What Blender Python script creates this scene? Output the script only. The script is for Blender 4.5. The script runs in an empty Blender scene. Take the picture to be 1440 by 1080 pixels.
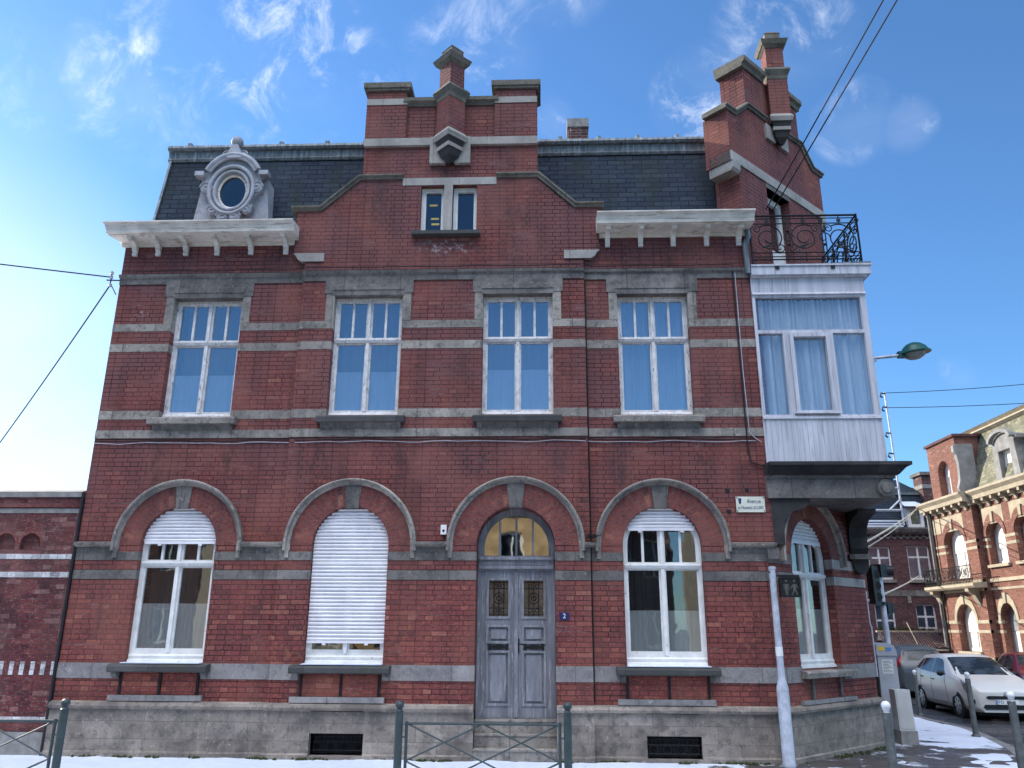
import bpy, bmesh, math, random
from mathutils import Vector, Matrix
random.seed(7)
R = math.radians
scene = bpy.context.scene
COL = scene.collection

# ------------------------------------------------------------------ camera
cam_d = bpy.data.cameras.new('camera')
cam = bpy.data.objects.new('camera', cam_d); COL.objects.link(cam)
PITCH, ROLL, YAW = R(17.018), R(0.304), R(2.284)
fw = Vector((-math.sin(YAW)*math.cos(PITCH), math.cos(YAW)*math.cos(PITCH), math.sin(PITCH)))
rt0 = Vector((math.cos(YAW), math.sin(YAW), 0)); up0 = rt0.cross(fw)
rt = rt0*math.cos(ROLL) + up0*math.sin(ROLL); up = up0*math.cos(ROLL) - rt0*math.sin(ROLL)
cam.matrix_world = Matrix(((rt.x, up.x, -fw.x, 0), (rt.y, up.y, -fw.y, -11.701), (rt.z, up.z, -fw.z, 1.7), (0, 0, 0, 1)))
cam_d.sensor_width = 36; cam_d.lens = 1122/1440*36; cam_d.clip_end = 3000
scene.camera = cam

# ------------------------------------------------------------------ light, sky
SUN = Vector((-.82, .57, .51)).normalized()
SUN_EL = math.asin(SUN.z); SUN_AZ = math.atan2(SUN.x, SUN.y)
sd = bpy.data.lights.new('sun', 'SUN'); sd.energy = 2.15; sd.angle = R(.5); sd.color = (1, .90, .74)
so = bpy.data.objects.new('sun', sd); COL.objects.link(so)
so.rotation_euler = (-SUN).to_track_quat('-Z', 'Y').to_euler(); so.location = SUN*60
vs = scene.view_settings
vs.view_transform = 'Standard'; vs.look = 'None'; vs.gamma = 1; vs.use_curve_mapping = False
vs.exposure = 2.0

def nd(nt, kind, ins=None, **kw):
    n = nt.nodes.new(kind)
    for k, v in kw.items(): setattr(n, k, v)
    if ins:
        for k, v in ins.items():
            if hasattr(v, 'links') or isinstance(v, bpy.types.NodeSocket): nt.links.new(v, n.inputs[k])
            else: n.inputs[k].default_value = v
    return n
def math_(nt, op, a, b=0.0, clamp=False):
    return nd(nt, 'ShaderNodeMath', {0: a, 1: b}, operation=op, use_clamp=clamp).outputs[0]
def mixc(nt, f, a, b, mode='MIX'):
    n = nd(nt, 'ShaderNodeMix', data_type='RGBA', blend_type=mode)
    for i, v in ((0, f), (6, a), (7, b)):
        if isinstance(v, bpy.types.NodeSocket): nt.links.new(v, n.inputs[i])
        else: n.inputs[i].default_value = v if i == 0 or len(v) == 4 else (*v, 1)
    return n.outputs[2]
def ramp(nt, f, stops):
    n = nt.nodes.new('ShaderNodeValToRGB'); e = n.color_ramp.elements
    while len(e) < len(stops): e.new(.5)
    for el, (p, c) in zip(e, stops):
        el.position = p; el.color = (c, c, c, 1) if isinstance(c, (int, float)) else (*c, 1)
    nt.links.new(f, n.inputs[0]); return n.outputs[0]
def maprange(nt, v, a, b, c=0., d=1.):
    return nd(nt, 'ShaderNodeMapRange', {0: v, 1: a, 2: b, 3: c, 4: d}, interpolation_type='SMOOTHSTEP').outputs[0]

world = bpy.data.worlds.new('World'); scene.world = world; world.use_nodes = True
wt = world.node_tree; wt.nodes.clear()
sky = nd(wt, 'ShaderNodeTexSky', sky_type='NISHITA', sun_disc=False, sun_elevation=SUN_EL, sun_rotation=SUN_AZ, altitude=0, air_density=1.0, dust_density=0.15, ozone_density=2.0)
tc = nd(wt, 'ShaderNodeTexCoord'); DIRV = tc.outputs['Generated']
def wnoise(scale, detail, rough, stretch, rot=(0, 0, 0), dist=0.):
    mp = nd(wt, 'ShaderNodeMapping', {0: DIRV, 'Rotation': rot, 'Scale': stretch})
    return nd(wt, 'ShaderNodeTexNoise', {'Vector': mp.outputs[0], 'Scale': scale, 'Detail': detail, 'Roughness': rough, 'Distortion': dist}).outputs[0]
wisps = maprange(wt, wnoise(15, 12, .66, (1, 1.3, .8), (0, .6, .3), .45), .46, .84)
soft = maprange(wt, wnoise(3.2, 6, .55, (1, 1, 1.3), (0, .3, 0), .3), .42, .8)
mask = None
for d, rad, k in (((-.285, .735, .615), .09, 1.), ((-.446, .70, .558), .06, .95), ((-.357, .714, .603), .14, .35), ((.188, .79, .583), .055, .95),
                  ((.345, .772, .538), .042, .5), ((.395, .757, .522), .028, .5), ((-.20, .766, .612), .035, .7), ((-.08, .77, .632), .07, .45),
                  ((.268, .733, .625), .07, .5), ((.0, .824, .567), .04, .5), ((.456, .847, .273), .02, .55), ((-.53, .797, .25), .10, .4), ((-.51, .675, .531), .06, .3),
                  ((0.0, .70, .714), .08, .35)):
    dv = Vector(d).normalized()
    dot = nd(wt, 'ShaderNodeVectorMath', {0: DIRV, 1: dv}, operation='DOT_PRODUCT').outputs['Value']
    m = maprange(wt, dot, math.cos(rad*1.25), math.cos(rad*.25), 0., k)
    mask = m if mask is None else math_(wt, 'MAXIMUM', mask, m)
sep = nd(wt, 'ShaderNodeSeparateXYZ', {0: DIRV})
# broken bright cloud deck added out of view behind the camera to light the front
back = math_(wt, 'MULTIPLY', maprange(wt, sep.outputs[1], .0, -.25), maprange(wt, sep.outputs[2], .56, .72))
fill_cloud = math_(wt, 'MULTIPLY', back, maprange(wt, wnoise(2.3, 7, .55, (1, 1, 2.2), (0, 0, .4), .2), .36, .62))
f1 = math_(wt, 'MULTIPLY', wisps, math_(wt, 'MULTIPLY', mask, 1.25, True))
glow = nd(wt, 'ShaderNodeVectorMath', {0: DIRV, 1: Vector((-.66, .74, .10)).normalized()}, operation='DOT_PRODUCT').outputs['Value']
glow = maprange(wt, glow, .90, 1.0, 0., .50)          # thin bright veil of cloud low down towards the sun
f1 = math_(wt, 'MAXIMUM', f1, math_(wt, 'MULTIPLY', glow, maprange(wt, wnoise(4, 8, .6, (1, 1, 1.6)), .2, .6, .75, 1.)))
f1 = math_(wt, 'ADD', f1, math_(wt, 'MULTIPLY', math_(wt, 'MULTIPLY', soft, mask), .22), True)
SKYK = .050
base = mixc(wt, 1.0, sky.outputs[0], (.57*SKYK, .87*SKYK, 1.14*SKYK), 'MULTIPLY')
c1 = mixc(wt, f1, base, (.36, .375, .40))
c2 = mixc(wt, fill_cloud, c1, (2.1, 2.15, 2.3))
bg = nd(wt, 'ShaderNodeBackground', {'Color': c2, 'Strength': 1.0})
wo = nd(wt, 'ShaderNodeOutputWorld', {0: bg.outputs[0]})

# ------------------------------------------------------------------ geometry helpers
class Fr:
    """a vertical plane: s along it, z up, w out of it (n = u x z)"""
    def __init__(f, ox, oy, a, oz=0.):
        f.o = Vector((ox, oy, oz)); f.u = Vector((math.cos(R(a)), math.sin(R(a)), 0)); f.n = f.u.cross(Vector((0, 0, 1)))
    def P(f, s, z, w=0.): return f.o + f.u*s + Vector((0, 0, z)) + f.n*w
    def M(f):
        return Matrix(((f.u.x, 0, f.n.x, f.o.x), (f.u.y, 0, f.n.y, f.o.y), (0, 1, 0, f.o.z), (0, 0, 0, 1)))
ID = Fr(0, 0, 0)          # s = x, w = -y

def fill_mesh(outline, holes, depth):
    cu = bpy.data.curves.new('tmp', 'CURVE'); cu.dimensions = '2D'; cu.fill_mode = 'BOTH'; cu.extrude = depth/2
    for loop in [outline]+list(holes):
        sp = cu.splines.new('POLY'); sp.points.add(len(loop)-1); sp.use_cyclic_u = True
        for p, (x, y) in zip(sp.points, loop): p.co = (x, y, 0, 1)
    ob = bpy.data.objects.new('tmp', cu)
    me = bpy.data.meshes.new_from_object(ob)
    bpy.data.objects.remove(ob); bpy.data.curves.remove(cu)
    return me
def arc(cx, cz, r, a0, a1, n=24, ry=None):
    ry = ry or r
    return [(cx+r*math.cos(R(a0+(a1-a0)*i/n)), cz+ry*math.sin(R(a0+(a1-a0)*i/n))) for i in range(n+1)]
def rect(a, b, c, d): return [(a, c), (b, c), (b, d), (a, d)]
def archpoly(a, b, zb, sc, zs, r, n=24):
    """region between s=a..b from zb up to the circle (sc, zs, r)"""
    top = lambda x: zs+math.sqrt(max(r*r-(x-sc)**2, 0))
    return [(a, zb), (b, zb)]+[(b+(a-b)*i/n, top(b+(a-b)*i/n)) for i in range(n+1)]
def archopen(s0, s1, z0, zs, n=32):
    r = (s1-s0)/2; return [(s0, z0), (s1, z0)]+arc((s0+s1)/2, zs, r, 0, 180, n)

class MB:
    def __init__(m): m.bm = bmesh.new()
    def _add(m, verts, faces):
        vs_ = [m.bm.verts.new(v) for v in verts]
        for f in faces:
            try: m.bm.faces.new([vs_[i] for i in f])
            except ValueError: pass
        return m
    def box(m, fr, s0, s1, z0, z1, w0, w1, taper=None):
        v = [fr.P(s, z, w) for w in (w0, w1) for z in (z0, z1) for s in (s0, s1)]
        return m._add(v, [(0, 2, 3, 1), (4, 5, 7, 6), (0, 1, 5, 4), (2, 6, 7, 3), (0, 4, 6, 2), (1, 3, 7, 5)])
    def plate(m, fr, outline, holes=(), w0=-.1, w1=0.):
        me = fill_mesh(outline, holes, w1-w0)
        me.transform(fr.M() @ Matrix.Translation((0, 0, (w0+w1)/2)))
        m.bm.from_mesh(me); bpy.data.meshes.remove(me); return m
    def extr(m, fr, prof, s0, s1, k0=0., k1=0.):
        """profile [(w, z)...] run along s; k = mitre (ds per w)"""
        n = len(prof)
        v = [fr.P(s0-k0*w, z, w) for w, z in prof]+[fr.P(s1+k1*w, z, w) for w, z in prof]
        f = [(i, (i+1) % n, n+(i+1) % n, n+i) for i in range(n)]+[tuple(range(n))[::-1], tuple(range(n, 2*n))]
        return m._add(v, f)
    def run(m, fr, prof, path):
        """profile [(outward, off)] swept along a 2D path (s, z) in the plane: w gets the first, the path's left normal the second"""
        n = len(prof); rings = []
        for i, p in enumerate(path):
            p = Vector(p); d = Vector((0, 0))
            a = (p-Vector(path[i-1])).normalized() if i else None
            b = (Vector(path[i+1])-p).normalized() if i < len(path)-1 else None
            d = ((a or b)+(b or a)).normalized(); c = 1/max(.4, d.dot(a or b)); nn = Vector((-d.y, d.x))*c
            rings.append([fr.P(p.x+nn.x*o, p.y+nn.y*o, w) for w, o in prof])
        v = [q for r_ in rings for q in r_]; f = []
        for k in range(len(rings)-1):
            f += [(k*n+i, k*n+(i+1) % n, (k+1)*n+(i+1) % n, (k+1)*n+i) for i in range(n)]
        f += [tuple(range(n))[::-1], tuple(range((len(rings)-1)*n, len(rings)*n))]
        return m._add(v, f)
    def prism(m, pts, z0, z1, shrink=None):
        """plan polygon [(x, y)] from z0 to z1"""
        n = len(pts); t = shrink or pts
        v = [Vector((x, y, z0)) for x, y in pts]+[Vector((x, y, z1)) for x, y in t]
        return m._add(v, [(i, (i+1) % n, n+(i+1) % n, n+i) for i in range(n)]+[tuple(range(n))[::-1], tuple(range(n, 2*n))])
    def tube(m, pts, r, n=8, cap=True):
        pts = [Vector(p) for p in pts]; rs = r if isinstance(r, (list, tuple)) else [r]*len(pts); rings = []; ref = None
        for i, p in enumerate(pts):
            d = ((pts[i]-pts[i-1]).normalized() if i else Vector()) + ((pts[i+1]-pts[i]).normalized() if i < len(pts)-1 else Vector())
            d.normalize()
            if ref is None: ref = d.orthogonal().normalized()
            x = (ref-d*ref.dot(d)).normalized(); ref = x; y = d.cross(x)
            rings.append([p+(x*math.cos(2*math.pi*k/n)+y*math.sin(2*math.pi*k/n))*rs[i] for k in range(n)])
        v = [q for r_ in rings for q in r_]; f = []
        for k in range(len(rings)-1): f += [(k*n+i, k*n+(i+1) % n, (k+1)*n+(i+1) % n, (k+1)*n+i) for i in range(n)]
        if cap: f += [tuple(range(n))[::-1], tuple(range((len(rings)-1)*n, len(rings)*n))]
        return m._add(v, f)
    def lathe(m, c, prof, n=20, ax='z', sx=1., sy=1., cap=True):
        c = Vector(c); v = []; f = []
        for r, h in prof:
            for k in range(n):
                a = 2*math.pi*k/n; x, y = r*math.cos(a)*sx, r*math.sin(a)*sy
                v.append(c+(Vector((x, y, h)) if ax == 'z' else Vector((h, x, y)) if ax == 'x' else Vector((x, -h, y))))
        for j in range(len(prof)-1): f += [(j*n+i, j*n+(i+1) % n, (j+1)*n+(i+1) % n, (j+1)*n+i) for i in range(n)]
        if cap: f += [tuple(range(n))[::-1], tuple(range((len(prof)-1)*n, len(prof)*n))]
        return m._add(v, f)
    def ball(m, c, r, n=16):
        return m.lathe(c, [(max(r*math.sin(math.pi*i/10), 1e-4), -r*math.cos(math.pi*i/10)) for i in range(11)], n)
    def text(m, s, fr, sc, zc, w, size, depth=.004, width=None):
        cu = bpy.data.curves.new('tmp', 'FONT'); cu.body = s; cu.size = size; cu.extrude = depth/2; cu.align_x = 'CENTER'; cu.align_y = 'CENTER'
        ob = bpy.data.objects.new('tmp', cu); me = bpy.data.meshes.new_from_object(ob)
        xs = [v.co.x for v in me.vertices]; k = 1.
        if width and xs: k = width/(max(xs)-min(xs))
        me.transform(fr.M() @ Matrix.Translation((sc, zc, w)) @ Matrix.Diagonal((k, 1, 1, 1)))
        m.bm.from_mesh(me); bpy.data.meshes.remove(me); bpy.data.objects.remove(ob); bpy.data.curves.remove(cu); return m
    def obj(m, name, mat, parent=None, smooth=False, uv=None):
        bm = m.bm
        bmesh.ops.recalc_face_normals(bm, faces=bm.faces)
        for old in list(bm.loops.layers.uv): bm.loops.layers.uv.remove(old)
        lay = bm.loops.layers.uv.new('UVMap')
        for fc in bm.faces:
            n = fc.normal
            if abs(n.z) > .8: t, b = Vector((1, 0, 0)), Vector((0, 1, 0))
            else: t = Vector((0, 0, 1)).cross(n).normalized(); b = n.cross(t)
            for l in fc.loops:
                co = l.vert.co
                l[lay].uv = uv(co) if uv else (co.dot(t), co.dot(b))
            fc.smooth = smooth
        me = bpy.data.meshes.new(name); bm.to_mesh(me); bm.free()
        if smooth:
            try: me.set_sharp_from_angle(angle=R(40))
            except Exception: pass
        me.materials.append(mat)
        o = bpy.data.objects.new(name, me); COL.objects.link(o)
        if parent:
            o.parent = parent
            if parent.name in BASED: o.matrix_parent_inverse = Matrix.Translation(-parent.location)
        return o
BASED = set()
def thing(name, label, cat, loc=(0, 0, 0), group=None, based=False):
    o = bpy.data.objects.new(name, None); COL.objects.link(o); o.location = loc; o.empty_display_size = .2
    o['label'] = label; o['category'] = cat
    if group: o['group'] = group
    if based: BASED.add(o.name)          # parts are written in world coordinates
    return o
def tag(o, label, cat, group=None):
    o['label'] = label; o['category'] = cat
    if group: o['group'] = group
    return o
def struct(o): o['kind'] = 'structure'; return o
def copy_tree(o, parent=None):
    c = o.copy(); COL.objects.link(c); c.parent = parent
    for ch in list(o.children): copy_tree(ch, c)
    return c

# ------------------------------------------------------------------ materials
def newmat(name):
    m = bpy.data.materials.new(name); m.use_nodes = True; nt = m.node_tree; nt.nodes.clear()
    out = nd(nt, 'ShaderNodeOutputMaterial'); return m, nt, out
def pbsdf(nt, out, col, rough=.8, bump=None, bs=.3, metal=0., spec=.3, **kw):
    b = nd(nt, 'ShaderNodeBsdfPrincipled', {'Base Color': col if isinstance(col, bpy.types.NodeSocket) else (*col, 1), 'Roughness': rough, 'Metallic': metal, 'Specular IOR Level': spec, **kw})
    if bump is not None:
        bn = nd(nt, 'ShaderNodeBump', {'Height': bump, 'Strength': bs, 'Distance': .01}); nt.links.new(bn.outputs[0], b.inputs['Normal'])
    nt.links.new(b.outputs[0], out.inputs[0]); return b
def objn(nt, scale, detail=4., rough=.55, stretch=(1, 1, 1), dist=0.):
    t = nd(nt, 'ShaderNodeTexCoord'); mp = nd(nt, 'ShaderNodeMapping', {0: t.outputs['Object'], 'Scale': stretch})
    return nd(nt, 'ShaderNodeTexNoise', {'Vector': mp.outputs[0], 'Scale': scale, 'Detail': detail, 'Roughness': rough, 'Distortion': dist}).outputs[0]

def brick_mat(name, stops, mortar, bw=.225, rh=.0693, msize=.0045, dirt=(.03, .025, .028), dk=.5, squash=.55, rot=False, pale=None, bs=.5, weather=False, lit=True):
    m, nt, out = newmat(name)
    uv = nd(nt, 'ShaderNodeUVMap'); vec = uv.outputs[0]
    jit = nd(nt, 'ShaderNodeTexNoise', {'Vector': vec, 'Scale': 3.5, 'Detail': 2.})
    vec = nd(nt, 'ShaderNodeVectorMath', {0: jit.outputs['Color'], 1: (.010, .010, 0), 2: vec}, operation='MULTIPLY_ADD').outputs[0]
    if rot: vec = nd(nt, 'ShaderNodeMapping', {0: vec, 'Rotation': (0, 0, R(90))}).outputs[0]
    br = nd(nt, 'ShaderNodeTexBrick', {'Vector': vec, 'Color1': (0, 0, 0, 1), 'Color2': (1, 1, 1, 1), 'Mortar': (.5, .5, .5, 1), 'Scale': 1., 'Mortar Size': msize, 'Mortar Smooth': .25, 'Bias': 0., 'Brick Width': bw, 'Row Height': rh}, offset=.5, offset_frequency=2, squash=squash, squash_frequency=2)
    col = ramp(nt, br.outputs[0], stops)
    big = objn(nt, .9, 5, .6); fine = objn(nt, 26, 3, .6)
    col = mixc(nt, maprange(nt, fine, .3, .75, 0., .5), col, [c*.55 for c in stops[0][1]])
    if pale:
        pn = maprange(nt, objn(nt, 6, 6, .7), .58, .74); col = mixc(nt, math_(nt, 'MULTIPLY', pn, pale[1]), col, pale[0])
    fx = objn(nt, 55, 2, .6, (.35, .35, 1)); col = mixc(nt, maprange(nt, fx, .52, .78, 0., .45), col, [min(1, c*1.5+.02) for c in stops[-1][1]])
    if weather:
        zz = nd(nt, 'ShaderNodeSeparateXYZ', {0: nd(nt, 'ShaderNodeTexCoord').outputs['Object']}).outputs[2]
        wz = math_(nt, 'MULTIPLY', maprange(nt, zz, .9, 5.0, .0, 1.), maprange(nt, objn(nt, 1.1, 6, .65), .28, .62))
        col = mixc(nt, wz, col, (.180, .074, .074))
    mcol = mixc(nt, maprange(nt, objn(nt, 3.2, 5, .7, (.5, .5, 1.6)), .55, .68), mortar, [min(1, c*4+.10) for c in mortar]) if lit else mortar
    fade = maprange(nt, objn(nt, 1.6, 6, .7, (.6, .6, 1.3)), .35, .65, 1., .55) if lit else 1.
    col = mixc(nt, math_(nt, 'MULTIPLY', br.outputs[1], fade), col, mcol)
    streak = objn(nt, 1.3, 5, .6, (2.2, 2.2, .35))
    col = mixc(nt, maprange(nt, streak, .40, .78, 0., dk), col, dirt)
    col = mixc(nt, maprange(nt, big, .42, .75, 0., .40), col, [c*.95 for c in stops[-1][1]])
    if weather:
        oc = nd(nt, 'ShaderNodeTexCoord').outputs['Object']; sn1 = maprange(nt, objn(nt, 7, 7, .72, (1.6, 1, .5)), .40, .66); sn2 = maprange(nt, objn(nt, 13, 6, .75), .50, .64)
        for x, z, rx, rz, c, k in STAINS:
            mp = nd(nt, 'ShaderNodeMapping', {0: oc, 'Location': (-x/rx, 0, -z/rz), 'Scale': (1/rx, 0., 1/rz)})
            ln = nd(nt, 'ShaderNodeVectorMath', {0: mp.outputs[0]}, operation='LENGTH').outputs['Value']
            col = mixc(nt, math_(nt, 'MULTIPLY', maprange(nt, ln, 1., .25, 0., k), sn2 if c[0] > .3 else sn1), col, c)
    h = math_(nt, 'ADD', math_(nt, 'MULTIPLY', br.outputs[1], -1.), math_(nt, 'MULTIPLY', fine, .5))
    pbsdf(nt, out, col, .85, h, bs, spec=.2)
    return m
def stone_mat(name, c1, c2, bw=1.0, rh=3., msize=.006, stain=(.05, .05, .052), sk=.6, rough=.75, green=0., offs=.5, blot=False):
    m, nt, out = newmat(name)
    uv = nd(nt, 'ShaderNodeUVMap')
    br = nd(nt, 'ShaderNodeTexBrick', {'Vector': uv.outputs[0], 'Color1': (0, 0, 0, 1), 'Color2': (1, 1, 1, 1), 'Mortar': (.4, .4, .4, 1), 'Scale': 1., 'Mortar Size': msize, 'Mortar Smooth': .2, 'Brick Width': bw, 'Row Height': rh}, offset=offs)
    n1 = objn(nt, 2.3, 6, .65); n2 = objn(nt, 30, 4, .6); n3 = objn(nt, 1.6, 5, .6, (3, 3, .5))
    col = mixc(nt, maprange(nt, br.outputs[0], 0, 1, 0., .85), c1, c2)
    col = mixc(nt, maprange(nt, n1, .38, .72, 0., sk), col, stain)
    col = mixc(nt, maprange(nt, n3, .55, .8, 0., .35), col, [min(1, c*1.7) for c in c2])
    col = mixc(nt, maprange(nt, n2, .3, .8, 0., .3), col, [c*.5 for c in c1])
    col = mixc(nt, math_(nt, 'MULTIPLY', br.outputs[1], .7), col, [c*.45 for c in c1])
    if blot:
        b1 = objn(nt, 9, 8, .75); col = mixc(nt, maprange(nt, b1, .50, .62, 0., .55), col, stain)
        b2 = objn(nt, 14, 8, .75, (1, 1, .8)); col = mixc(nt, maprange(nt, b2, .56, .68, 0., .45), col, [min(1, c*1.45+.03) for c in c2])
    if green: col = mixc(nt, maprange(nt, objn(nt, 3.5, 6, .7), .5, .72, 0., green), col, (.045, .06, .02))
    pbsdf(nt, out, col, rough, math_(nt, 'SUBTRACT', math_(nt, 'MULTIPLY', n2, .6), br.outputs[1]), .35, spec=.25)
    return m
def plain_mat(name, c, rough=.6, var=.25, metal=0., scale=6., spec=.35, bs=.08, wear=None, stretch=(1, 1, 1), bscale=None):
    m, nt, out = newmat(name)
    n = objn(nt, scale, 5, .6, stretch)
    col = mixc(nt, maprange(nt, n, .3, .75), [x*(1-var) for x in c], [min(1, x*(1+var*.5)) for x in c])
    if wear:
        wn = maprange(nt, objn(nt, wear[2], 7, .72, wear[4] if len(wear) > 4 else (1, 1, 1)), wear[3], wear[3]+.07); col = mixc(nt, math_(nt, 'MULTIPLY', wn, wear[1]), col, wear[0])
    pbsdf(nt, out, col, rough, objn(nt, bscale or scale*5, 3, .6), bs, metal, spec)
    return m
M = {}
RED = [(0., (.125, .046, .044)), (.10, (.188, .052, .047)), (.8, (.240, .064, .055)), (.93, (.30, .092, .068)), (1., (.36, .14, .10))]
PALE, SOOT, RUST = (.45, .41, .40), (.045, .034, .034), (.34, .125, .075)
STAINS = [(-1.55, 7.60, .62, .22, PALE, .9), (-6.45, 6.50, .16, .07, PALE, 1.), (-3.55, 1.35, .9, .25, RUST, .7), (2.9, 1.7, .5, .7, RUST, .6), (-1.9, 1.7, .6, .6, RUST, .5), (-6.4, 1.9, .4, .6, SOOT, .4),
          (-5.9, 4.05, .22, .55, SOOT, .75), (-4.75, 4.1, .2, .5, SOOT, .7), (-3.35, 3.98, .25, .6, SOOT, .7), (-2.1, 4.1, .2, .5, SOOT, .6), (-1.0, 4.1, .22, .5, SOOT, .7), (.25, 4.1, .2, .45, SOOT, .6), (1.15, 4.0, .25, .55, SOOT, .7), (2.4, 4.1, .2, .5, SOOT, .6),
          (-4.3, 7.35, .7, .25, SOOT, .6), (1.6, 7.4, 1.3, .22, SOOT, .5), (-2.6, 8.3, .35, .5, SOOT, .6), (-.35, 8.2, .4, .5, SOOT, .6), (-1.55, 9.0, .5, .3, SOOT, .7), (.3, 5.3, .6, .8, RUST, .35), (-4.0, 5.3, .4, .7, RUST, .5), (3.05, 5.0, .3, 1.2, SOOT, .45), (.62, 3.4, .2, .9, SOOT, .6)]
M['brick'] = brick_mat('dark_red_brick', RED, (.020, .013, .013), msize=.0068, weather=True, dk=.42)
M['brick_low'] = brick_mat('washed_red_brick', [(p, (c[0]*1.25, c[1]*1.2, c[2]*1.1)) for p, c in RED], (.05, .036, .034), dk=.3)
M['vous'] = brick_mat('arch_brick', RED, (.125, .092, .085), lit=False, msize=.007, dk=.4, bw=.152, rh=.075, squash=1.)
M['brick_annex'] = brick_mat('mottled_brick', [(0., (.075, .022, .026)), (.4, (.14, .035, .036)), (.8, (.19, .055, .050)), (1., (.30, .17, .15))], (.06, .045, .048), pale=((.42, .38, .36), .35))
M['white_brick'] = brick_mat('white_glazed_brick', [(0., (.26, .24, .25)), (.4, (.58, .57, .56)), (1., (.74, .73, .71))], (.10, .06, .06), bw=.13, rh=.085, squash=1., dk=.2)
M['soldier'] = brick_mat('red_and_white_soldier_brick', [(0., (.11, .03, .03)), (.52, (.15, .035, .033)), (.56, (.55, .54, .53)), (1., (.66, .65, .63))], (.06, .04, .04), bw=.5, rh=.078, squash=1., rot=True, dk=.25)
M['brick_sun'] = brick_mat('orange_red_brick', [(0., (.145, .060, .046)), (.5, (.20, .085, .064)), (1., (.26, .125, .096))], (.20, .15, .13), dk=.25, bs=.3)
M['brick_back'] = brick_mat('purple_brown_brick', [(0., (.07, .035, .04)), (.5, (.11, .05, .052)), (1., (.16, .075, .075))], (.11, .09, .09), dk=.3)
M['brick_chim'] = brick_mat('sooty_brick', [(0., (.05, .02, .022)), (1., (.14, .06, .05))], (.22, .2, .19), dk=.4, msize=.008)
M['stone'] = stone_mat('grey_bluestone', (.27, .24, .21), (.44, .395, .34), bw=.95, msize=.009, blot=True)
M['stone_dark'] = stone_mat('sooty_bluestone', (.17, .154, .14), (.27, .247, .225), bw=.9, msize=.009, sk=.75, blot=True)
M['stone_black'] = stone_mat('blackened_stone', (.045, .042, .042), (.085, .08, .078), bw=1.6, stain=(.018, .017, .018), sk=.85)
M['stone_light'] = stone_mat('pale_limestone', (.36, .33, .30), (.50, .47, .43), bw=.9, stain=(.14, .13, .12), sk=.55)
M['stone_sill'] = stone_mat('mossy_stone', (.060, .060, .060), (.105, .102, .10), bw=2.2, sk=.6, green=.45)
M['coping'] = stone_mat('weathered_coping', (.16, .142, .118), (.25, .222, .185), bw=.8, blot=True, stain=(.05, .055, .045), sk=.7, green=.3)
M['plinth'] = stone_mat('grey_ashlar', (.245, .207, .175), (.375, .322, .275), bw=.58, rh=.225, stain=(.075, .066, .062), sk=.75, green=.15, msize=.004, blot=True)
M['band_low'] = stone_mat('grey_band_stone', (.265, .245, .235), (.36, .33, .315), bw=.85, msize=.009, blot=True, stain=(.11, .105, .11), sk=.5)
M['slate'] = brick_mat('blue_black_slate', [(0., (.019, .030, .052)), (.6, (.027, .041, .066)), (1., (.042, .058, .080))], (.004, .005, .008), bw=.30, rh=.108, msize=.009, squash=1., dirt=(.022, .031, .022), dk=.6, lit=False)
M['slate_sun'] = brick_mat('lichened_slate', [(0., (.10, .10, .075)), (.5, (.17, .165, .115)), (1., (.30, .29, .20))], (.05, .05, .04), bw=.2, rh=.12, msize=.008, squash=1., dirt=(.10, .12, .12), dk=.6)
M['zinc'] = plain_mat('streaked_zinc', (.17, .20, .22), .55, .5, .3, 2.5, stretch=(6, 6, .6), wear=((.45, .47, .48), .55, 3., .55, (9, 9, .5)))
M['dormer'] = plain_mat('painted_zinc', (.36, .37, .41), .6, .3, 0, 4, wear=((.16, .16, .18), .6, 5, .58))
M['wood_white'] = plain_mat('peeling_white_paint', (.72, .70, .69), .55, .2, 0, 9, wear=((.11, .095, .09), .85, 13, .565, (2.6, 2.6, .8)))
M['wood_clean'] = plain_mat('old_white_paint', (.76, .75, .72), .5, .14, 0, 6, wear=((.20, .17, .14), .7, 14, .61, (1.6, 1.6, .8)))
M['cornice'] = plain_mat('cream_cornice_paint', (.74, .68, .60), .6, .2, 0, 3, wear=((.26, .21, .16), .6, 5, .53, (.5, 1, 5)))
M['pvc'] = plain_mat('dusty_white_panel', (.58, .58, .63), .45, .22, 0, 1.2, stretch=(7, 7, .5), wear=((.25, .24, .25), .55, 2.5, .54, (8, 8, .4)))
M['shutter'] = plain_mat('white_roller_slats', (.80, .78, .80), .45, .12, 0, 3, wear=((.45, .40, .33), .4, 5, .62))
M['door'] = plain_mat('weathered_grey_blue_paint', (.225, .235, .262), .6, .35, 0, 3, stretch=(3, 3, .5), wear=((.42, .41, .40), .7, 7, .55, (5, 5, .5)))
M['iron'] = plain_mat('black_iron', (.012, .012, .014), .5, .3, .2, 10)
M['pipe'] = plain_mat('black_pipe', (.016, .016, .02), .5, .4, 0, 5)
M['dark'] = plain_mat('dark_interior', (.02, .02, .022), .9, .2)
M['room'] = plain_mat('grey_room_plaster', (.20, .19, .18), .9, .2)
M['steel_green'] = plain_mat('grey_green_enamel', (.052, .075, .078), .42, .25, 0, 14)
M['bollard'] = plain_mat('grey_bollard_paint', (.085, .092, .09), .45, .35, 0, 9, wear=((.17, .17, .16), .4, 9, .56))
M['white_paint'] = plain_mat('white_enamel', (.80, .80, .80), .35, .08)
M['galv'] = plain_mat('galvanised_steel', (.50, .53, .60), .5, .25, .15, 8, wear=((.33, .35, .39), .5, 7, .55))
M['grey_cab'] = plain_mat('light_grey_cabinet', (.40, .41, .44), .5, .15, 0, 3, wear=((.28, .27, .26), .5, 5, .58))
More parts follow.
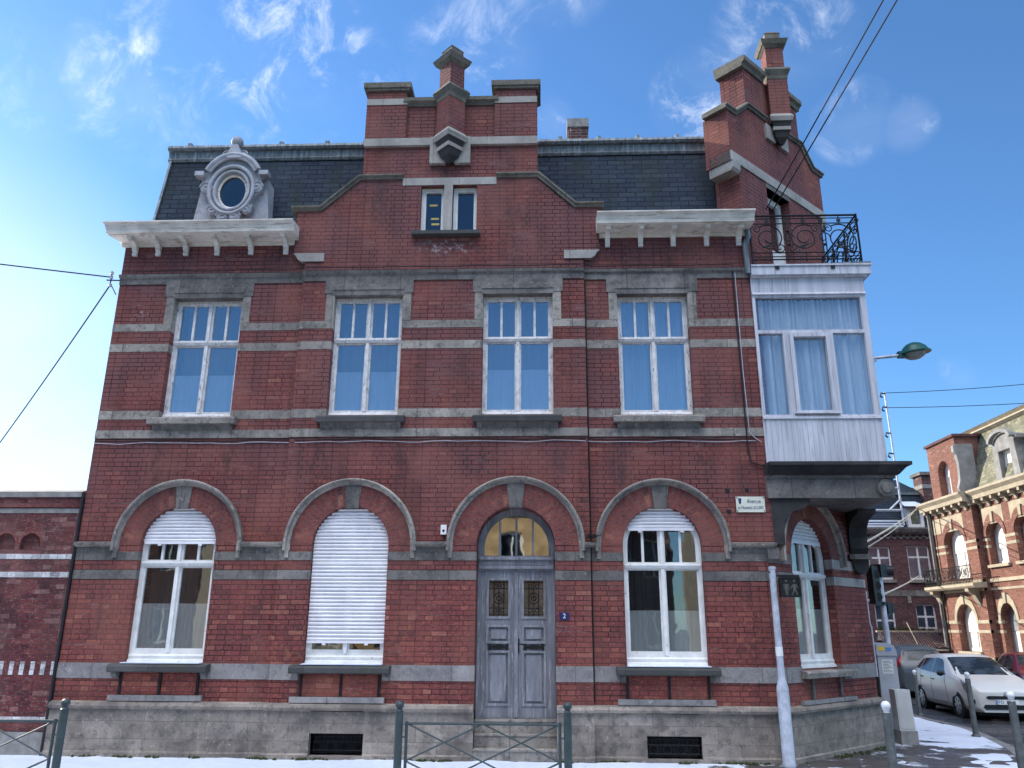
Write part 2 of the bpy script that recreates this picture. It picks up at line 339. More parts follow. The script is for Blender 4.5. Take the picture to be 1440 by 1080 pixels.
M['white_cab'] = plain_mat('off_white_cabinet', (.56, .55, .53), .5, .15, 0, 3, wear=((.38, .35, .31), .5, 5, .58))
M['concrete'] = plain_mat('concrete', (.27, .26, .245), .9, .3, 0, 7)
M['lamp_green'] = plain_mat('dark_green_lacquer', (.010, .085, .070), .35, .2)
M['lens'] = plain_mat('clouded_lens', (.34, .33, .30), .3, .35, 0, 5)
M['black_plastic'] = plain_mat('black_plastic', (.012, .012, .013), .45, .2)
M['cream_enamel'] = plain_mat('cream_enamel', (.72, .73, .60), .4, .12, 0, 8, wear=((.35, .30, .2), .5, 14, .66))
M['blue_ink'] = plain_mat('blue_lettering', (.035, .05, .16), .5, .1)
M['blue_enamel'] = plain_mat('blue_enamel', (.02, .025, .10), .35, .2)
M['pale_sign'] = plain_mat('pale_figure', (.085, .095, .075), .6, .1)
M['yellow'] = plain_mat('yellow_sticker', (.80, .50, .02), .4, .1)
M['sky_blue'] = plain_mat('blue_sticker', (.10, .24, .50), .4, .1)
M['paper'] = plain_mat('paper_notice', (.68, .67, .64), .7, .1)
M['tape'] = plain_mat('yellow_tape', (.62, .48, .12), .6, .1)
M['cable'] = plain_mat('black_cable', (.01, .01, .012), .6, .1)
M['cable_pale'] = plain_mat('sunlit_grey_cable', (.55, .5, .4), .6, .1)
M['tyre'] = plain_mat('black_rubber', (.014, .014, .015), .8, .2)
M['rim'] = plain_mat('silver_wheel', (.42, .43, .45), .35, .1, .6)
M['car_white'] = plain_mat('white_car_paint', (.60, .595, .57), .22, .05, 0, 1, .5, bs=0)
M['car_dark'] = plain_mat('dark_grey_car_paint', (.075, .09, .105), .25, .05, 0, 1, .5, bs=0)
M['car_red'] = plain_mat('wine_red_car_paint', (.18, .010, .022), .22, .05, 0, 1, .5, bs=0)
M['headlamp'] = plain_mat('clear_headlamp', (.22, .23, .25), .12, .6, .2, 14, .7)
M['lamp_red'] = plain_mat('red_lens', (.25, .01, .01), .3)
M['amber'] = plain_mat('amber_lens', (.75, .40, .08), .3)
M['dormer_stone'] = plain_mat('grey_dormer_stone', (.25, .25, .25), .8, .3, 0, 3)
M['ochre'] = plain_mat('ochre_render', (.52, .35, .17), .9, .35, 0, 1.5)
M['beige'] = plain_mat('beige_render', (.50, .42, .31), .9, .15, 0, 1.2)
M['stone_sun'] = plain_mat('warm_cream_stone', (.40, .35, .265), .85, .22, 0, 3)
M['moss'] = plain_mat('green_moss', (.035, .05, .012), .95, .5, 0, 20, bs=.6)
M['sheet_white'] = plain_mat('white_blind', (.80, .80, .76), .7, .06)

def glass_mat(name, tint=(.55, .6, .62), refl=1.7, base=.02, wav=.012):
    m, nt, out = newmat(name)
    bn = nd(nt, 'ShaderNodeBump', {'Height': objn(nt, 2.2, 2, .5), 'Strength': .12, 'Distance': wav})
    ge = nd(nt, 'ShaderNodeNewGeometry')
    ct = math_(nt, 'ABSOLUTE', nd(nt, 'ShaderNodeVectorMath', {0: ge.outputs['Normal'], 1: ge.outputs['Incoming']}, operation='DOT_PRODUCT').outputs['Value'])
    sch = math_(nt, 'ADD', math_(nt, 'MULTIPLY', math_(nt, 'POWER', math_(nt, 'SUBTRACT', 1., ct, True), 5.), .96), .043)
    f = math_(nt, 'ADD', math_(nt, 'MULTIPLY', sch, refl), base, True)
    gl = nd(nt, 'ShaderNodeBsdfGlossy', {'Color': (.92, .96, 1, 1), 'Roughness': .015}); nt.links.new(bn.outputs[0], gl.inputs['Normal'])
    tr = nd(nt, 'ShaderNodeBsdfTransparent', {'Color': (*tint, 1)})
    mx = nd(nt, 'ShaderNodeMixShader', {0: f, 1: tr.outputs[0], 2: gl.outputs[0]}); nt.links.new(mx.outputs[0], out.inputs[0]); return m
M['glass'] = glass_mat('window_glass', (.86, .88, .88), 1.7, .02)
M['glass_mid'] = glass_mat('dull_glass', (.5, .55, .6), 2.0, .03)
M['glass_clear'] = glass_mat('clear_glass', (.92, .95, .97), 1.7, .03)
M['glass_up'] = glass_mat('reflective_old_glass', tint=(.8, .84, .88), refl=3.6, base=.085)
M['car_glass'] = glass_mat('car_glass', (.30, .34, .36), 2.2, .03, 0.)
def cloth_mat(name, c, tr=.4, fold=30.):
    m, nt, out = newmat(name)
    t = nd(nt, 'ShaderNodeTexCoord'); w = nd(nt, 'ShaderNodeTexWave', {'Vector': t.outputs['Object'], 'Scale': fold/6.28, 'Distortion': 3., 'Detail': 2.}, bands_direction='X')
    bn = nd(nt, 'ShaderNodeBump', {'Height': w.outputs[1], 'Strength': .5, 'Distance': .02})
    d = nd(nt, 'ShaderNodeBsdfDiffuse', {'Color': (*c, 1)}); nt.links.new(bn.outputs[0], d.inputs['Normal'])
    q = nd(nt, 'ShaderNodeBsdfTranslucent', {'Color': (*c, 1)})
    mx = nd(nt, 'ShaderNodeMixShader', {0: tr, 1: d.outputs[0], 2: q.outputs[0]}); nt.links.new(mx.outputs[0], out.inputs[0]); return m
M['door_glass'] = plain_mat('frosted_door_glass', (.085, .09, .095), .12, .7, 0, 7, .8)
M['net_low'] = cloth_mat('grey_half_curtain', (.46, .46, .45), .15)
M['net_dark'] = cloth_mat('dark_inner_curtain', (.10, .098, .095), .1)
M['net'] = cloth_mat('white_net', (.68, .76, .84), .2)
M['net_grey'] = cloth_mat('grey_net', (.36, .37, .37), .2)
M['sheer'] = cloth_mat('sheer_curtain', (.84, .88, .92), .4)

def asphalt_mat(name, c, wet=.35, snow=0., thr=.5):
    m, nt, out = newmat(name)
    n1 = objn(nt, 120, 3, .6); n2 = objn(nt, .7, 5, .6); n3 = objn(nt, 1.7, 8, .68, (1, 1, 1), .6)
    col = mixc(nt, maprange(nt, n1, .3, .7), [x*.6 for x in c], [x*1.5 for x in c])
    col = mixc(nt, maprange(nt, n2, .4, .65, 0., .6), col, [x*.5 for x in c])
    rg = maprange(nt, n2, .40, .60, .75, wet); h = n1
    if snow:
        tco = nd(nt, 'ShaderNodeTexCoord').outputs['Object']
        dd = nd(nt, 'ShaderNodeVectorMath', {0: nd(nt, 'ShaderNodeMapping', {0: tco, 'Location': (-5.2, .4, 0)}).outputs[0]}, operation='LENGTH').outputs['Value']
        n3 = math_(nt, 'ADD', n3, maprange(nt, dd, 1.2, 4.2, -.10, .13))
        sn = math_(nt, 'MULTIPLY', maprange(nt, math_(nt, 'ADD', n3, math_(nt, 'MULTIPLY', objn(nt, 22, 5, .7), .16)), thr, thr+.09), snow)
        col = mixc(nt, sn, col, (.70, .75, .85)); rg = mixc(nt, sn, rg, (.6, .6, .6)); h = math_(nt, 'ADD', math_(nt, 'MULTIPLY', n1, .35), math_(nt, 'MULTIPLY', sn, 1.2))
    pbsdf(nt, out, col, rg, h, .4, spec=.4); return m
M['road'] = asphalt_mat('dark_asphalt', (.040, .040, .044), .25)
M['ground'] = asphalt_mat('town_ground', (.07, .068, .066), .6)
M['pave'] = asphalt_mat('snowy_pavement', (.065, .056, .054), .25, .95, .545)
M['kerb'] = stone_mat('granite_kerb', (.20, .19, .185), (.30, .29, .28), bw=1.0, sk=.5)
M['snow'] = plain_mat('thin_snow', (.66, .71, .80), .6, .06, 0, 8, bs=.5)

# ------------------------------------------------------------------ ground
def sm(t): t = max(0., min(1., t)); return t*t*(3-2*t)
def zt(y): return -.26*sm((y-2.2)/7.5)
KERB = [(9.6, 60), (9.2, 20), (9.05, 12), (8.7, 8.6), (8.15, 5.6), (7.5, 3.6), (7.02, 1.9), (6.6, .7), (6.0, -1.0), (5.1, -2.4), (3.9, -3.45), (2.4, -4.1), (.5, -4.35), (-40, -4.4)]
def kx(y):
    for (x1, y1), (x0, y0) in zip(KERB, KERB[1:]):
        if y0 <= y <= y1: return x0+(x1-x0)*(y-y0)/(y1-y0)
    return -40
def sheet(name, mat, ys, xl, xr, dz):
    m = MB(); rows = []
    for y in ys: rows.append([Vector((xl(y)+(xr(y)-xl(y))*k/12, y, zt(y)+dz)) for k in range(13)])
    v = [p for r_ in rows for p in r_]
    m._add(v, [(j*13+k, j*13+k+1, (j+1)*13+k+1, (j+1)*13+k) for j in range(len(rows)-1) for k in range(12)])
    return struct(m.obj(name, mat))
YS = [-600, -60, -30, -12, -6, -4.4]+[i*.5 for i in range(-8, 33)]+[18, 22, 26, 32, 40, 60, 200, 900]
sheet('ground', M['ground'], YS, lambda y: -900, lambda y: 900, -.140)
sheet('side_road', M['road'], [y for y in YS if -14 < y < 70], lambda y: max(kx(y), -2)+.02 if y > -4.3 else 2, lambda y: 14.8, -.130)
sheet('road', M['road'], [-24, -14, -9, -4.46], lambda y: -60, lambda y: 1.98, -.130)
sheet('pavement', M['pave'], [-4.38, -4.34, -4.2, -4.0, -3.7, -3.4, -3, -2.6, -2.2, -1.8, -1.4, -1, -.6, -.3]+[i*.5 for i in range(0, 33)]+[20, 28, 40, 60], lambda y: -40, lambda y: kx(y), 0.)
sheet('far_pavement', M['pave'], [i*1. for i in range(-14, 27)], lambda y: 15.0, lambda y: 17, -.004)
m = MB()
kp = [(x, y, zt(y)) for x, y in KERB[1:]]
v = []
for i, (x, y, z) in enumerate(kp):
    a = Vector(kp[max(i-1, 0)][:2]); b = Vector(kp[min(i+1, len(kp)-1)][:2]); d = (b-a).normalized(); nn = Vector((-d.y, d.x))
    for o, h in ((.0, -.2), (.0, .006), (.15, .006), (.16, -.2)): v.append(Vector((x+nn.x*o, y+nn.y*o, z+h)))
m._add(v, [(i*4+k, i*4+k+1, i*4+5+k, i*4+4+k) for i in range(len(kp)-1) for k in range(3)])
struct(m.obj('kerb', M['kerb']))
m = MB().box(ID, 14.8, 15.0, -.5, -.255, -26, 14); struct(m.obj('far_kerb', M['kerb']))

from mathutils import noise
def snow_lie(name, x0, x1, y0, y1, st, f):
    nx, ny = int((x1-x0)/st), int((y1-y0)/st); m = MB(); v = []
    for j in range(ny+1):
        for i in range(nx+1):
            x, y = x0+i*st, y0+j*st
            h = noise.fractal(Vector((x*1.3, y*2.1, 3.7)), 1., 2.1, 5)*.030+noise.noise(Vector((x*9, y*9, 1)))*.006+f(x, y)
            v.append(Vector((x, y, zt(y)+max(min(h, .05), -.02))))
    m._add(v, [(j*(nx+1)+i, j*(nx+1)+i+1, (j+1)*(nx+1)+i+1, (j+1)*(nx+1)+i) for j in range(ny) for i in range(nx) if max(v[k].z-zt(v[k].y) for k in (j*(nx+1)+i, j*(nx+1)+i+1, (j+1)*(nx+1)+i)) > -.012])
    o = m.obj(name, M['snow'], None, True); o['kind'] = 'stuff'; return o
snow_lie('snow', -14, 2.9, -1.5, -.16, .06, lambda x, y: .016-.05*max(0, abs(y+.55)-.38)-.03*max(0, x-1.5))
snow_lie('snow', 5.4, 9.4, -.4, 12, .08, lambda x, y: -.034+.036*sm((x-kx(y)+1.7)/1.2)+.022*noise.noise(Vector((x*2.3, y*1.1, 9)))-.2*max(0, x-kx(y)+.12))

# ------------------------------------------------------------------ the corner house
FRONT = ID                                   # s = x, w = towards the camera
CA = 44
CH = Fr(3.3, 0, CA)                          # the splayed corner
CHL = 2.65
cx_, cy_ = 3.3+CHL*math.cos(R(CA)), CHL*math.sin(R(CA))     # where the side street wall starts
H = thing('corner_house', 'large dark red brick corner house with stone bands, stepped gables and white oriel', 'house', (-1.8, 0, 0), based=True)
XL, XR, XA, XB = -6.87, 3.3, -3.83, .67
PJ = .06                                     # the middle bay stands forward
UPW = [(-5.92, -4.80), (-3.30, -2.20), (-.93, .17), (1.18, 2.29)]
UZ0, UZ1 = 4.79, 6.76
LOW = [(-5.93, -4.80), (-3.36, -2.24), (1.14, 2.27)]
LZ0, LZS = 1.20, 2.84
DOOR = (-.965, .165)
pj = lambda x: PJ if XA < x < XB else 0.

def inseg(lst, a, b): return [w for w in lst if a < (w[0]+w[1])/2 < b]
GW = [(-1.99, -1.60), (-1.46, -1.06)]        # the pair of attic lights
gout = [(XA, .6), (DOOR[0], .6)]+arc((DOOR[0]+DOOR[1])/2, LZS, (DOOR[1]-DOOR[0])/2, 180, 0, 32)+[(DOOR[1], .6), (XB, .6), (XB, 7.38), (.93, 7.51), (.93, 8.27), (.52, 8.27), (-.08, 8.84), (-.06, 8.84), (-.06, 10.25), (-2.98, 10.25), (-2.98, 8.84), (-3.02, 8.84), (-3.60, 8.27), (-4.03, 8.27), (-4.03, 7.51), (XA, 7.38)]
for a, b in ((XL, XA), (XA, XB), (XB, XR)):
    holes = [rect(s0, s1, UZ0, UZ1) for s0, s1 in inseg(UPW, a, b)]+[archopen(s0, s1, LZ0, LZS) for s0, s1 in inseg(LOW, a, b)]
    w = pj((a+b)/2)
    if w:
        holes += [rect(p, q, 7.86, 8.72) for p, q in GW]
        out = gout
    else: out = rect(a+(.0), b, .6, 7.95)
    MB().plate(FRONT, out, holes, -.34, w).obj('front_wall', M['brick'], H)
# the wider shoulders over the kneeler stones
for s0, s1, sg in ((-4.03, -3.52, 1), (.36, .93, -1)):
    m = MB(); a, b = (s0, s1) if sg > 0 else (s1, s0)
    pts = [(a, 7.50), (a+sg*.05, 7.46), (a+sg*.07, 7.41), (a+sg*.14, 7.355), (b, 7.355), (b, 7.50)]
    m.plate(FRONT, pts, (), -.1, PJ+.025).obj('kneeler_stone', M['stone_light'], H)
# corner wall, side and back walls, floors
CW = (.42, 1.62); CWS = 2.72
CD = (.95, 1.70)
gl = lambda s: s
MB().plate(CH, rect(0, CHL, .6, 7.15), [archopen(CW[0], CW[1], LZ0-.04, CWS), rect(.5, 2.2, 4.4, 6.6)], -.34, -.002).obj('corner_wall', M['brick'], H)
SIDE = Fr(cx_, cy_, 90)
MB().plate(SIDE, rect(0, 22, -.6, 7.9), (), -.3, 0).obj('side_wall', M['brick'], H)  # unseen rear stretch lengthened so that it casts shade on the white car
MB().box(FRONT, XL, XL+.3, -.3, 7.9, -23.8, -.345).obj('side_wall', M['brick'], H)
MB().box(FRONT, XL+.31, cx_-.31, -.6, 7.9, -23.8, -23.5).obj('back_wall', M['brick'], H)
for z in (.35, 4.12, 7.25): MB().prism([(XL+.32, .36), (3.2, .36), (4.75, 1.9), (4.75, 23.4), (XL+.32, 23.4)], z, z+.14).obj('floor_slab', M['room'], H)
MB().box(FRONT, XL+.32, cx_-.35, -.6, 7.9, -5.1, -5.0).obj('inner_wall', M['room'], H)
for x in (-4.05, -1.6, .72): MB().box(FRONT, x, x+.1, .5, 7.2, -4.99, -.36).obj('inner_wall', M['room'], H)

# plinth with its rounded top course
pl_prof = lambda w: [(-.02, -.12), (w+.06, -.12), (w+.06, .055), (w+.035, .075), (w+.035, .60), (w+.085, .615), (w+.095, .65), (w+.075, .685), (w+.02, .705), (-.02, .71)]
VENT = [(-3.19, -2.45), (1.37, 2.10)]
def plinth(a, b, w, vents=(), k0=0., k1=0., fr=FRONT):
    m = MB(); cur = a
    for v0, v1 in vents:
        m.extr(fr, pl_prof(w), cur, v0, k0 if cur == a else 0, 0)
        m.box(fr, v0, v1, -.12, .045, -.02, w+.05); m.box(fr, v0, v1, .325, .60, -.02, w+.035)
        m.extr(fr, [(-.02, .602), (w+.085, .615), (w+.095, .65), (w+.075, .685), (w+.02, .705), (-.02, .71)], v0, v1); cur = v1
    m.extr(fr, pl_prof(w), cur, b, k0 if cur == a else 0, k1)
    return m.obj('plinth', M['plinth'], H)
plinth(XL, XA, 0); plinth(XA+.001, DOOR[0], PJ, VENT[:1]); plinth(DOOR[1], XB-.001, PJ); plinth(XB, XR, 0, VENT[1:], 0, math.tan(R(CA/2)))
plinth(0, CHL, 0, (), math.tan(R(CA/2)), .3, CH)
MB().box(SIDE, 0.01, 22, -.8, .7, 0, .06).obj('plinth', M['plinth'], H)
MB().box(CH, 0.03, CHL, -.8, -.121, -.3, .05).obj('plinth', M['plinth'], H)
for v0, v1 in VENT:
    g = MB().box(FRONT, v0+.005, v1-.005, .05, .32, -.2, -.14).obj('basement_vent', M['dark'], H)
    m = MB(); n = 4; w = -.03
    y0 = lambda s, z, ww=w: FRONT.P(s, z, ww)
    m.tube([y0(v0, .10), y0(v1, .10)], .008); m.tube([y0(v0, .21), y0(v1, .21)], .008); m.tube([y0(v0, .28), y0(v1, .28)], .006)
    for i in range(n):
        c = v0+(i+.5)*(v1-v0)/n; r = .06
        m.tube([y0(c+r*math.cos(t/12*6.2832), .155+r*.9*math.sin(t/12*6.2832)) for t in range(13)], .007, 6)
        m.tube([y0(c+.03*math.cos(t/10*6.2832), .245+.03*math.sin(t/10*6.2832)) for t in range(11)], .005, 6)
        m.tube([y0(c+.09, .05), y0(c+.09, .32)], .006, 6)
    m.obj('iron_grille', M['iron'], g)

# ---- stone bands, broken at the openings
def cuts(a, b, openings):
    r = []; cur = a
    for s0, s1 in sorted(openings):
        if s0 >= b or s1 <= a: continue
        if s0 > cur: r.append((cur-(.003 if cur > a else 0), s0+.003))
        cur = s1
    if cur < b: r.append((cur-(.003 if cur > a else 0), b))
    return r
allow = sorted(LOW+[DOOR])
def band(z0, z1, openings, mat, pr=.012, name='stone_band', segs=((XL, XA), (XA, XB), (XB, XR))):
    for a, b in segs:
        w = pj((a+b)/2)
        for p, q in cuts(a, b, openings): MB().box(FRONT, p, q, z0, z1, w-.12, w+pr).obj(name, M[mat], H)
band(6.20, 6.325, UPW, 'stone', .006)
band(5.855, 5.985, UPW, 'stone', .006)
band(4.75, 4.885, UPW, 'stone', .006)
band(4.45, 4.575, [], 'stone', .014)
band(2.355, 2.485, allow, 'stone_dark', .008)
band(2.625, 2.745, allow, 'stone_dark', .010)
band(1.0, 1.205, allow, 'band_low', .012)
RO = .965
# impost course between the hoods
hoods = [((a+b)/2, RO) for a, b in LOW]+[((DOOR[0]+DOOR[1])/2, RO+.03)]
hs = [(c-r, c+r) for c, r in hoods]
for a, b in ((XL, XA), (XA, XB), (XB, XR)):
    w = pj((a+b)/2)
    for p, q in cuts(a, b, hs):
        MB().box(FRONT, p, q, 2.745, 2.815, w-.1, w+.02).obj('stone_band', M['stone_dark'], H)
        MB().extr(FRONT, [(w-.1, 2.815), (w+.04, 2.815), (w+.09, 2.84), (w+.10, 2.875), (w-.1, 2.905)], p-.01, q+.01).obj('impost_moulding', M['stone'], H)
MB().extr(FRONT, [(-.1, 2.60), (.02, 2.60), (.05, 2.66), (.05, 2.815), (-.1, 2.815)], 3.18, 3.34).obj('impost_moulding', M['stone_dark'], H)
# string course under the attic
for a, b, lo in ((XL, XA, 0), (XA, XB, 0), (XB, XR, 0)):
    w = pj((a+b)/2)
    MB().extr(FRONT, [(w-.1, 7.01), (w+.02, 7.01), (w+.025, 7.10), (w+.06, 7.125), (w+.075, 7.165), (w-.1, 7.20)], a, b).obj('string_course', M['stone_dark'], H)

# ---- arches: voussoirs, keystone, hood
def hood_run(fr, c, zs, ri, ro, w, z_end):
    T = ro-ri; prof = [(w-.05, 0), (w-.05, T), (w+.085, T), (w+.105, T-.02), (w+.095, T-.042), (w+.045, T-.050), (w+.03, T-.07), (w+.018, 0)]
    path = [(c+ri, z_end)]+arc(c, zs, ri, 0, 180, 40)+[(c-ri, z_end)]
    return MB().run(fr, [(a, -b) for a, b in prof], path)
def arch(fr, s0, s1, zs, w, ro=RO, key=True):
    c, r = (s0+s1)/2, (s1-s0)/2; ri = ro-.088
    inv = fr.M().inverted()
    def uvf(co):
        q = inv @ co; dx, dz = q.x-c, q.y-zs
        return (math.hypot(dx, dz), math.atan2(dz, dx)*(r+ri)/2)
    kw = 8.6
    for a0, a1 in ((0, 90-kw), (90+kw, 180)) if key else ((0, 180),):
        o = arc(c, zs, ri+.01, a0, a1, 20)+arc(c, zs, r, a1, a0, 20)
        MB().plate(fr, o, (), w-.02, w+.006).obj('brick_arch', M['vous'], H, uv=uvf)
    if key:
        k = MB().plate(fr, arc(c, zs, ri-.004, 90-kw*.95, 90+kw*.95, 6)+arc(c, zs, r-.02, 90+kw*1.14, 90-kw*1.14, 6), (), w-.2, w+.022)
        k.obj('keystone', M['stone_dark'], H)
    hood_run(fr, c, zs, ri, ro, w, zs-.08).obj('arch_hood', M['stone'], H)
for s0, s1 in LOW: arch(FRONT, s0, s1, LZS, pj((s0+s1)/2))
arch(FRONT, DOOR[0], DOOR[1], LZS, PJ, RO+.03)
arch(CH, CW[0], CW[1], CWS, 0., .93, False)
for c, r in hoods:
    for sg in (-1, 1): MB().box(FRONT, c+sg*(r-.05)-.03, c+sg*(r-.05)+.03, 2.66, 2.765, pj(c)-.05, pj(c)+.045).obj('hood_stop', M['stone'], H)

# ---- windows
def lights(fr, s0, s1, z0, z1, w, parent_mat, arch_=False, zt_=None, lower=.15, bars=1, nm='window', mull=.10):
    """casement window: frame mesh; returns it"""
    c = (s0+s1)/2; r = (s1-s0)/2; f = .075; mu = mull/2
    e = .003
    outl = archopen(s0+e, s1-e, z0+e, z1) if arch_ else rect(s0+e, s1-e, z0+e, z1-e)
    m = MB(); holes = []; big = []
    for a, b in ((s0+f, c-mu), (c+mu, s1-f)):
        holes.append(rect(a, b, z0+lower, zt_-.055)); big.append(rect(a-.028, b+.028, z0+lower-.05, zt_-.03))
        bw = (b-a)/(bars+1); br = .018
        for k in range(bars+1):
            p, q = a+k*bw+(br if k else 0), a+(k+1)*bw-(br if k < bars else 0)
            holes.append(archpoly(p, q, zt_+.06, c, z1, r-f) if arch_ else rect(p, q, zt_+.06, z1-f))
        big.append(archpoly(a-.028, b+.028, zt_+.035, c, z1, r-f+.028) if arch_ else rect(a-.028, b+.028, zt_+.035, z1-f+.028))
    m.plate(fr, outl, holes, w-.05, w)
    m.plate(fr, outl, big, w, w+.022)
    m.extr(fr, [(w+.022, zt_-.035), (w+.035, zt_-.03), (w+.055, zt_+.01), (w+.05, zt_+.03), (w+.022, zt_+.035)], s0+.02, s1-.02)
    m.box(fr, c-.025, c+.025, z0+lower*.75, zt_-.04, w+.02, w+.042)
    m.box(fr, c-.022, c+.022, zt_+.04, z1-f if not arch_ else z1+r-f, w+.02, w+.038)
    m.extr(fr, [(w+.02, z0+.012), (w+.07, z0+.012), (w+.06, z0+.05), (w+.035, z0+.058), (w+.045, z0+lower*.5), (w+.03, z0+lower*.62), (w+.02, z0+lower*.62)], s0+.01, s1-.01)
    o = m.obj(nm, parent_mat, H)
    return o
def pane(fr, s0, s1, z0, z1, w, par, mat, arch_=False):
    e = .03
    o = archopen(s0+e, s1-e, z0+.05, z1, 24) if arch_ else rect(s0+e, s1-e, z0+.05, z1-.03)
    return MB().plate(fr, o, (), w-.028, w-.024).obj('pane', M[mat], par)
def drape(fr, s0, s1, z0, z1, w, par, mat, amp=.012, n=60, waves=9, nm='curtain'):
    m = MB(); v = []
    for i in range(n+1):
        s = s0+(s1-s0)*i/n; ww = w+amp*math.sin(i/n*waves*6.283+math.sin(i*.21)*1.5)
        v += [fr.P(s, z0, ww), fr.P(s, z1, ww*1.)]
    m._add(v, [(2*i, 2*i+2, 2*i+3, 2*i+1) for i in range(n)])
    return m.obj(nm, M[mat], par, smooth=True)
def shutter(fr, s0, s1, zb, zs, w, par, z_rect=None, wd=None):
    """roller shutter let down to zb inside an arched opening"""
    c, r = (s0+s1)/2, (s1-s0)/2-.012; m = MB(); z = zb; h = .052
    while z < zs+r-.02:
        zm = z+h*.6
        hw = r if zm < zs else math.sqrt(max(r*r-(zm-zs)**2, 0))
        hw2 = r if z+h < zs else math.sqrt(max(r*r-(z+h-zs)**2, 0)) if z+h-zs < r else .03
        zb_ = z; zt2 = min(z+h-.004, zs+r)
        hw1 = r if z < zs else math.sqrt(max(r*r-(z-zs)**2, 0))
        hw2 = min(hw2, hw1)
        v = [fr.P(c-hw1, zb_, w+.004), fr.P(c+hw1, zb_, w+.004), fr.P(c-hw1, zb_+h*.45, w+.016), fr.P(c+hw1, zb_+h*.45, w+.016), fr.P(c-hw2, zt2, w-.006), fr.P(c+hw2, zt2, w-.006), fr.P(c-hw1, zb_, w-.012), fr.P(c+hw1, zb_, w-.012)]
        m._add(v, [(0, 1, 3, 2), (2, 3, 5, 4), (0, 6, 7, 1)])
        z += h
    m.box(fr, c-r*(1 if zb < zs else .96 if zb < zs+.2 else .86), c+r*(1 if zb < zs else .96 if zb < zs+.2 else .86), zb-.035, zb-.002, w-.012, w+.02)
    for k in (-.55, .55): m.box(fr, c+k*r-.025, c+k*r+.025, zb-.06, zb-.036, w+.0, w+.018)
    return m.obj('roller_shutter', M['shutter'], par)

for i, (s0, s1) in enumerate(UPW):
    w0 = pj((s0+s1)/2); w = w0-.15; zt_ = 6.03
    fo = lights(FRONT, s0, s1, UZ0, UZ1, w, M['wood_white'], False, zt_, .11)
    pane(FRONT, s0, s1, UZ0, UZ1, w, fo, 'glass_up')
    if i == 3:
        for a, b in ((s0+.05, s0+.50), (s1-.55, s1-.05)): drape(FRONT, a, b, UZ0+.05, UZ1-.03, w-.14, fo, 'sheer', .025, 50, 6)
    else:
        drape(FRONT, s0+.05, s1-.05, UZ0+.05, 5.52+.02*i, w-.06, fo, 'net', .004, 40, 7, 'net_curtain')
        drape(FRONT, s0+.04, s1-.04, UZ0+.05, UZ1-.02, w-.34, fo, 'net_grey', .02, 40, 5)
    MB().extr(FRONT, [(w0-.14, 4.665), (w0+.125, 4.655), (w0+.13, 4.735), (w0+.11, 4.755), (w0-.14, 4.795)], s0-.12, s1+.12).obj('sill', M['stone_sill'] if i in (1, 2) else M['stone'], fo)
    MB().extr(FRONT, [(w0-.05, 4.575), (w0+.04, 4.575), (w0+.055, 4.63), (w0+.085, 4.655), (w0-.05, 4.655)], s0-.06, s1+.06).obj('sill_moulding', M['stone_dark'], fo)
    m = MB().plate(FRONT, [(s0-.16, 7.01), (s0-.16, 6.79), (s0-.012, 6.79), (s0-.012, UZ1-.003), (s1+.012, UZ1-.003), (s1+.012, 6.79), (s1+.16, 6.79), (s1+.16, 7.01)], (), w0-.2, w0+.022)
    m.extr(FRONT, [(w0+.02, 6.84), (w0+.034, 6.845), (w0+.034, 6.93), (w0+.02, 6.94)], s0-.02, s1+.02)
    m.obj('lintel', M['stone_dark'], fo)
    for a, b in ((s0-.13, s0+.003), (s1-.003, s1+.13)): MB().box(FRONT, a, b, 6.325, 6.79, w0-.18, w0+.010).obj('jamb_stone', M['stone'], fo)

SH = [2.90, 1.52, 3.10]
for i, (s0, s1) in enumerate(LOW):
    w0 = pj((s0+s1)/2); w = w0-.12
    fo = lights(FRONT, s0, s1, LZ0, LZS, w, M['wood_clean'], True, 2.58 if i != 2 else 2.56, .20)
    pane(FRONT, s0, s1, LZ0, LZS, w, fo, 'glass', True)
    shutter(FRONT, s0, s1, SH[i], LZS, w+.045, fo)
    if i == 1:
        drape(FRONT, s0+.05, s0+.30, 1.3, 2.5, w-.12, fo, 'net_grey', .03, 30, 4)
    else:
        drape(FRONT, s0+.05, s1-.05, LZ0+.1, 2.02 if i == 0 else 1.95, w-.045, fo, 'net_low', .002, 20, 4, 'net_curtain')
        drape(FRONT, s0+.03, s1-.03, LZ0+.05, LZS+.3, w-.30, fo, 'net_dark', .02, 40, 5)
    sl = MB().extr(FRONT, [(w0-.12, 1.10), (w0+.14, 1.09), (w0+.17, 1.105), (w0+.17, 1.165), (w0+.14, 1.19), (w0-.12, 1.215)], s0-.15, s1+.12).obj('sill', M['stone_sill'], fo)
    MB().box(FRONT, s0+.0, s1-.0, 1.205, 1.217, w0-.10, w0+.12).obj('snow', M['snow'], fo)['kind'] = 'stuff'
    for s in (s0-.10, s1+.03): MB().extr(FRONT, [(w0, 1.0), (w0+.05, 1.0), (w0+.13, 1.06), (w0+.13, 1.10), (w0, 1.10)], s, s+.07).obj('sill_bracket', M['stone_dark'], fo)
    for s in ((s0+s1)/2-.02, s0-.02, s1-.05): MB().box(FRONT, s, s+.035, .79, 1.095, w0, w0+.03).obj('apron_bar', M['iron'], fo)
    MB().box(FRONT, s0-.015, (s0+s1)/2-.021, .79, 1.06, w0-.05, w0+.006).obj('apron_panel', M['brick_low'], fo)
    MB().box(FRONT, (s0+s1)/2+.016, s1-.051, .79, 1.06, w0-.05, w0+.006).obj('apron_panel', M['brick_low'], fo)
    MB().box(FRONT, s0-.14, s1+.05, .71, .785, w0-.05, w0+.05).obj('apron_stone', M['band_low'], fo)
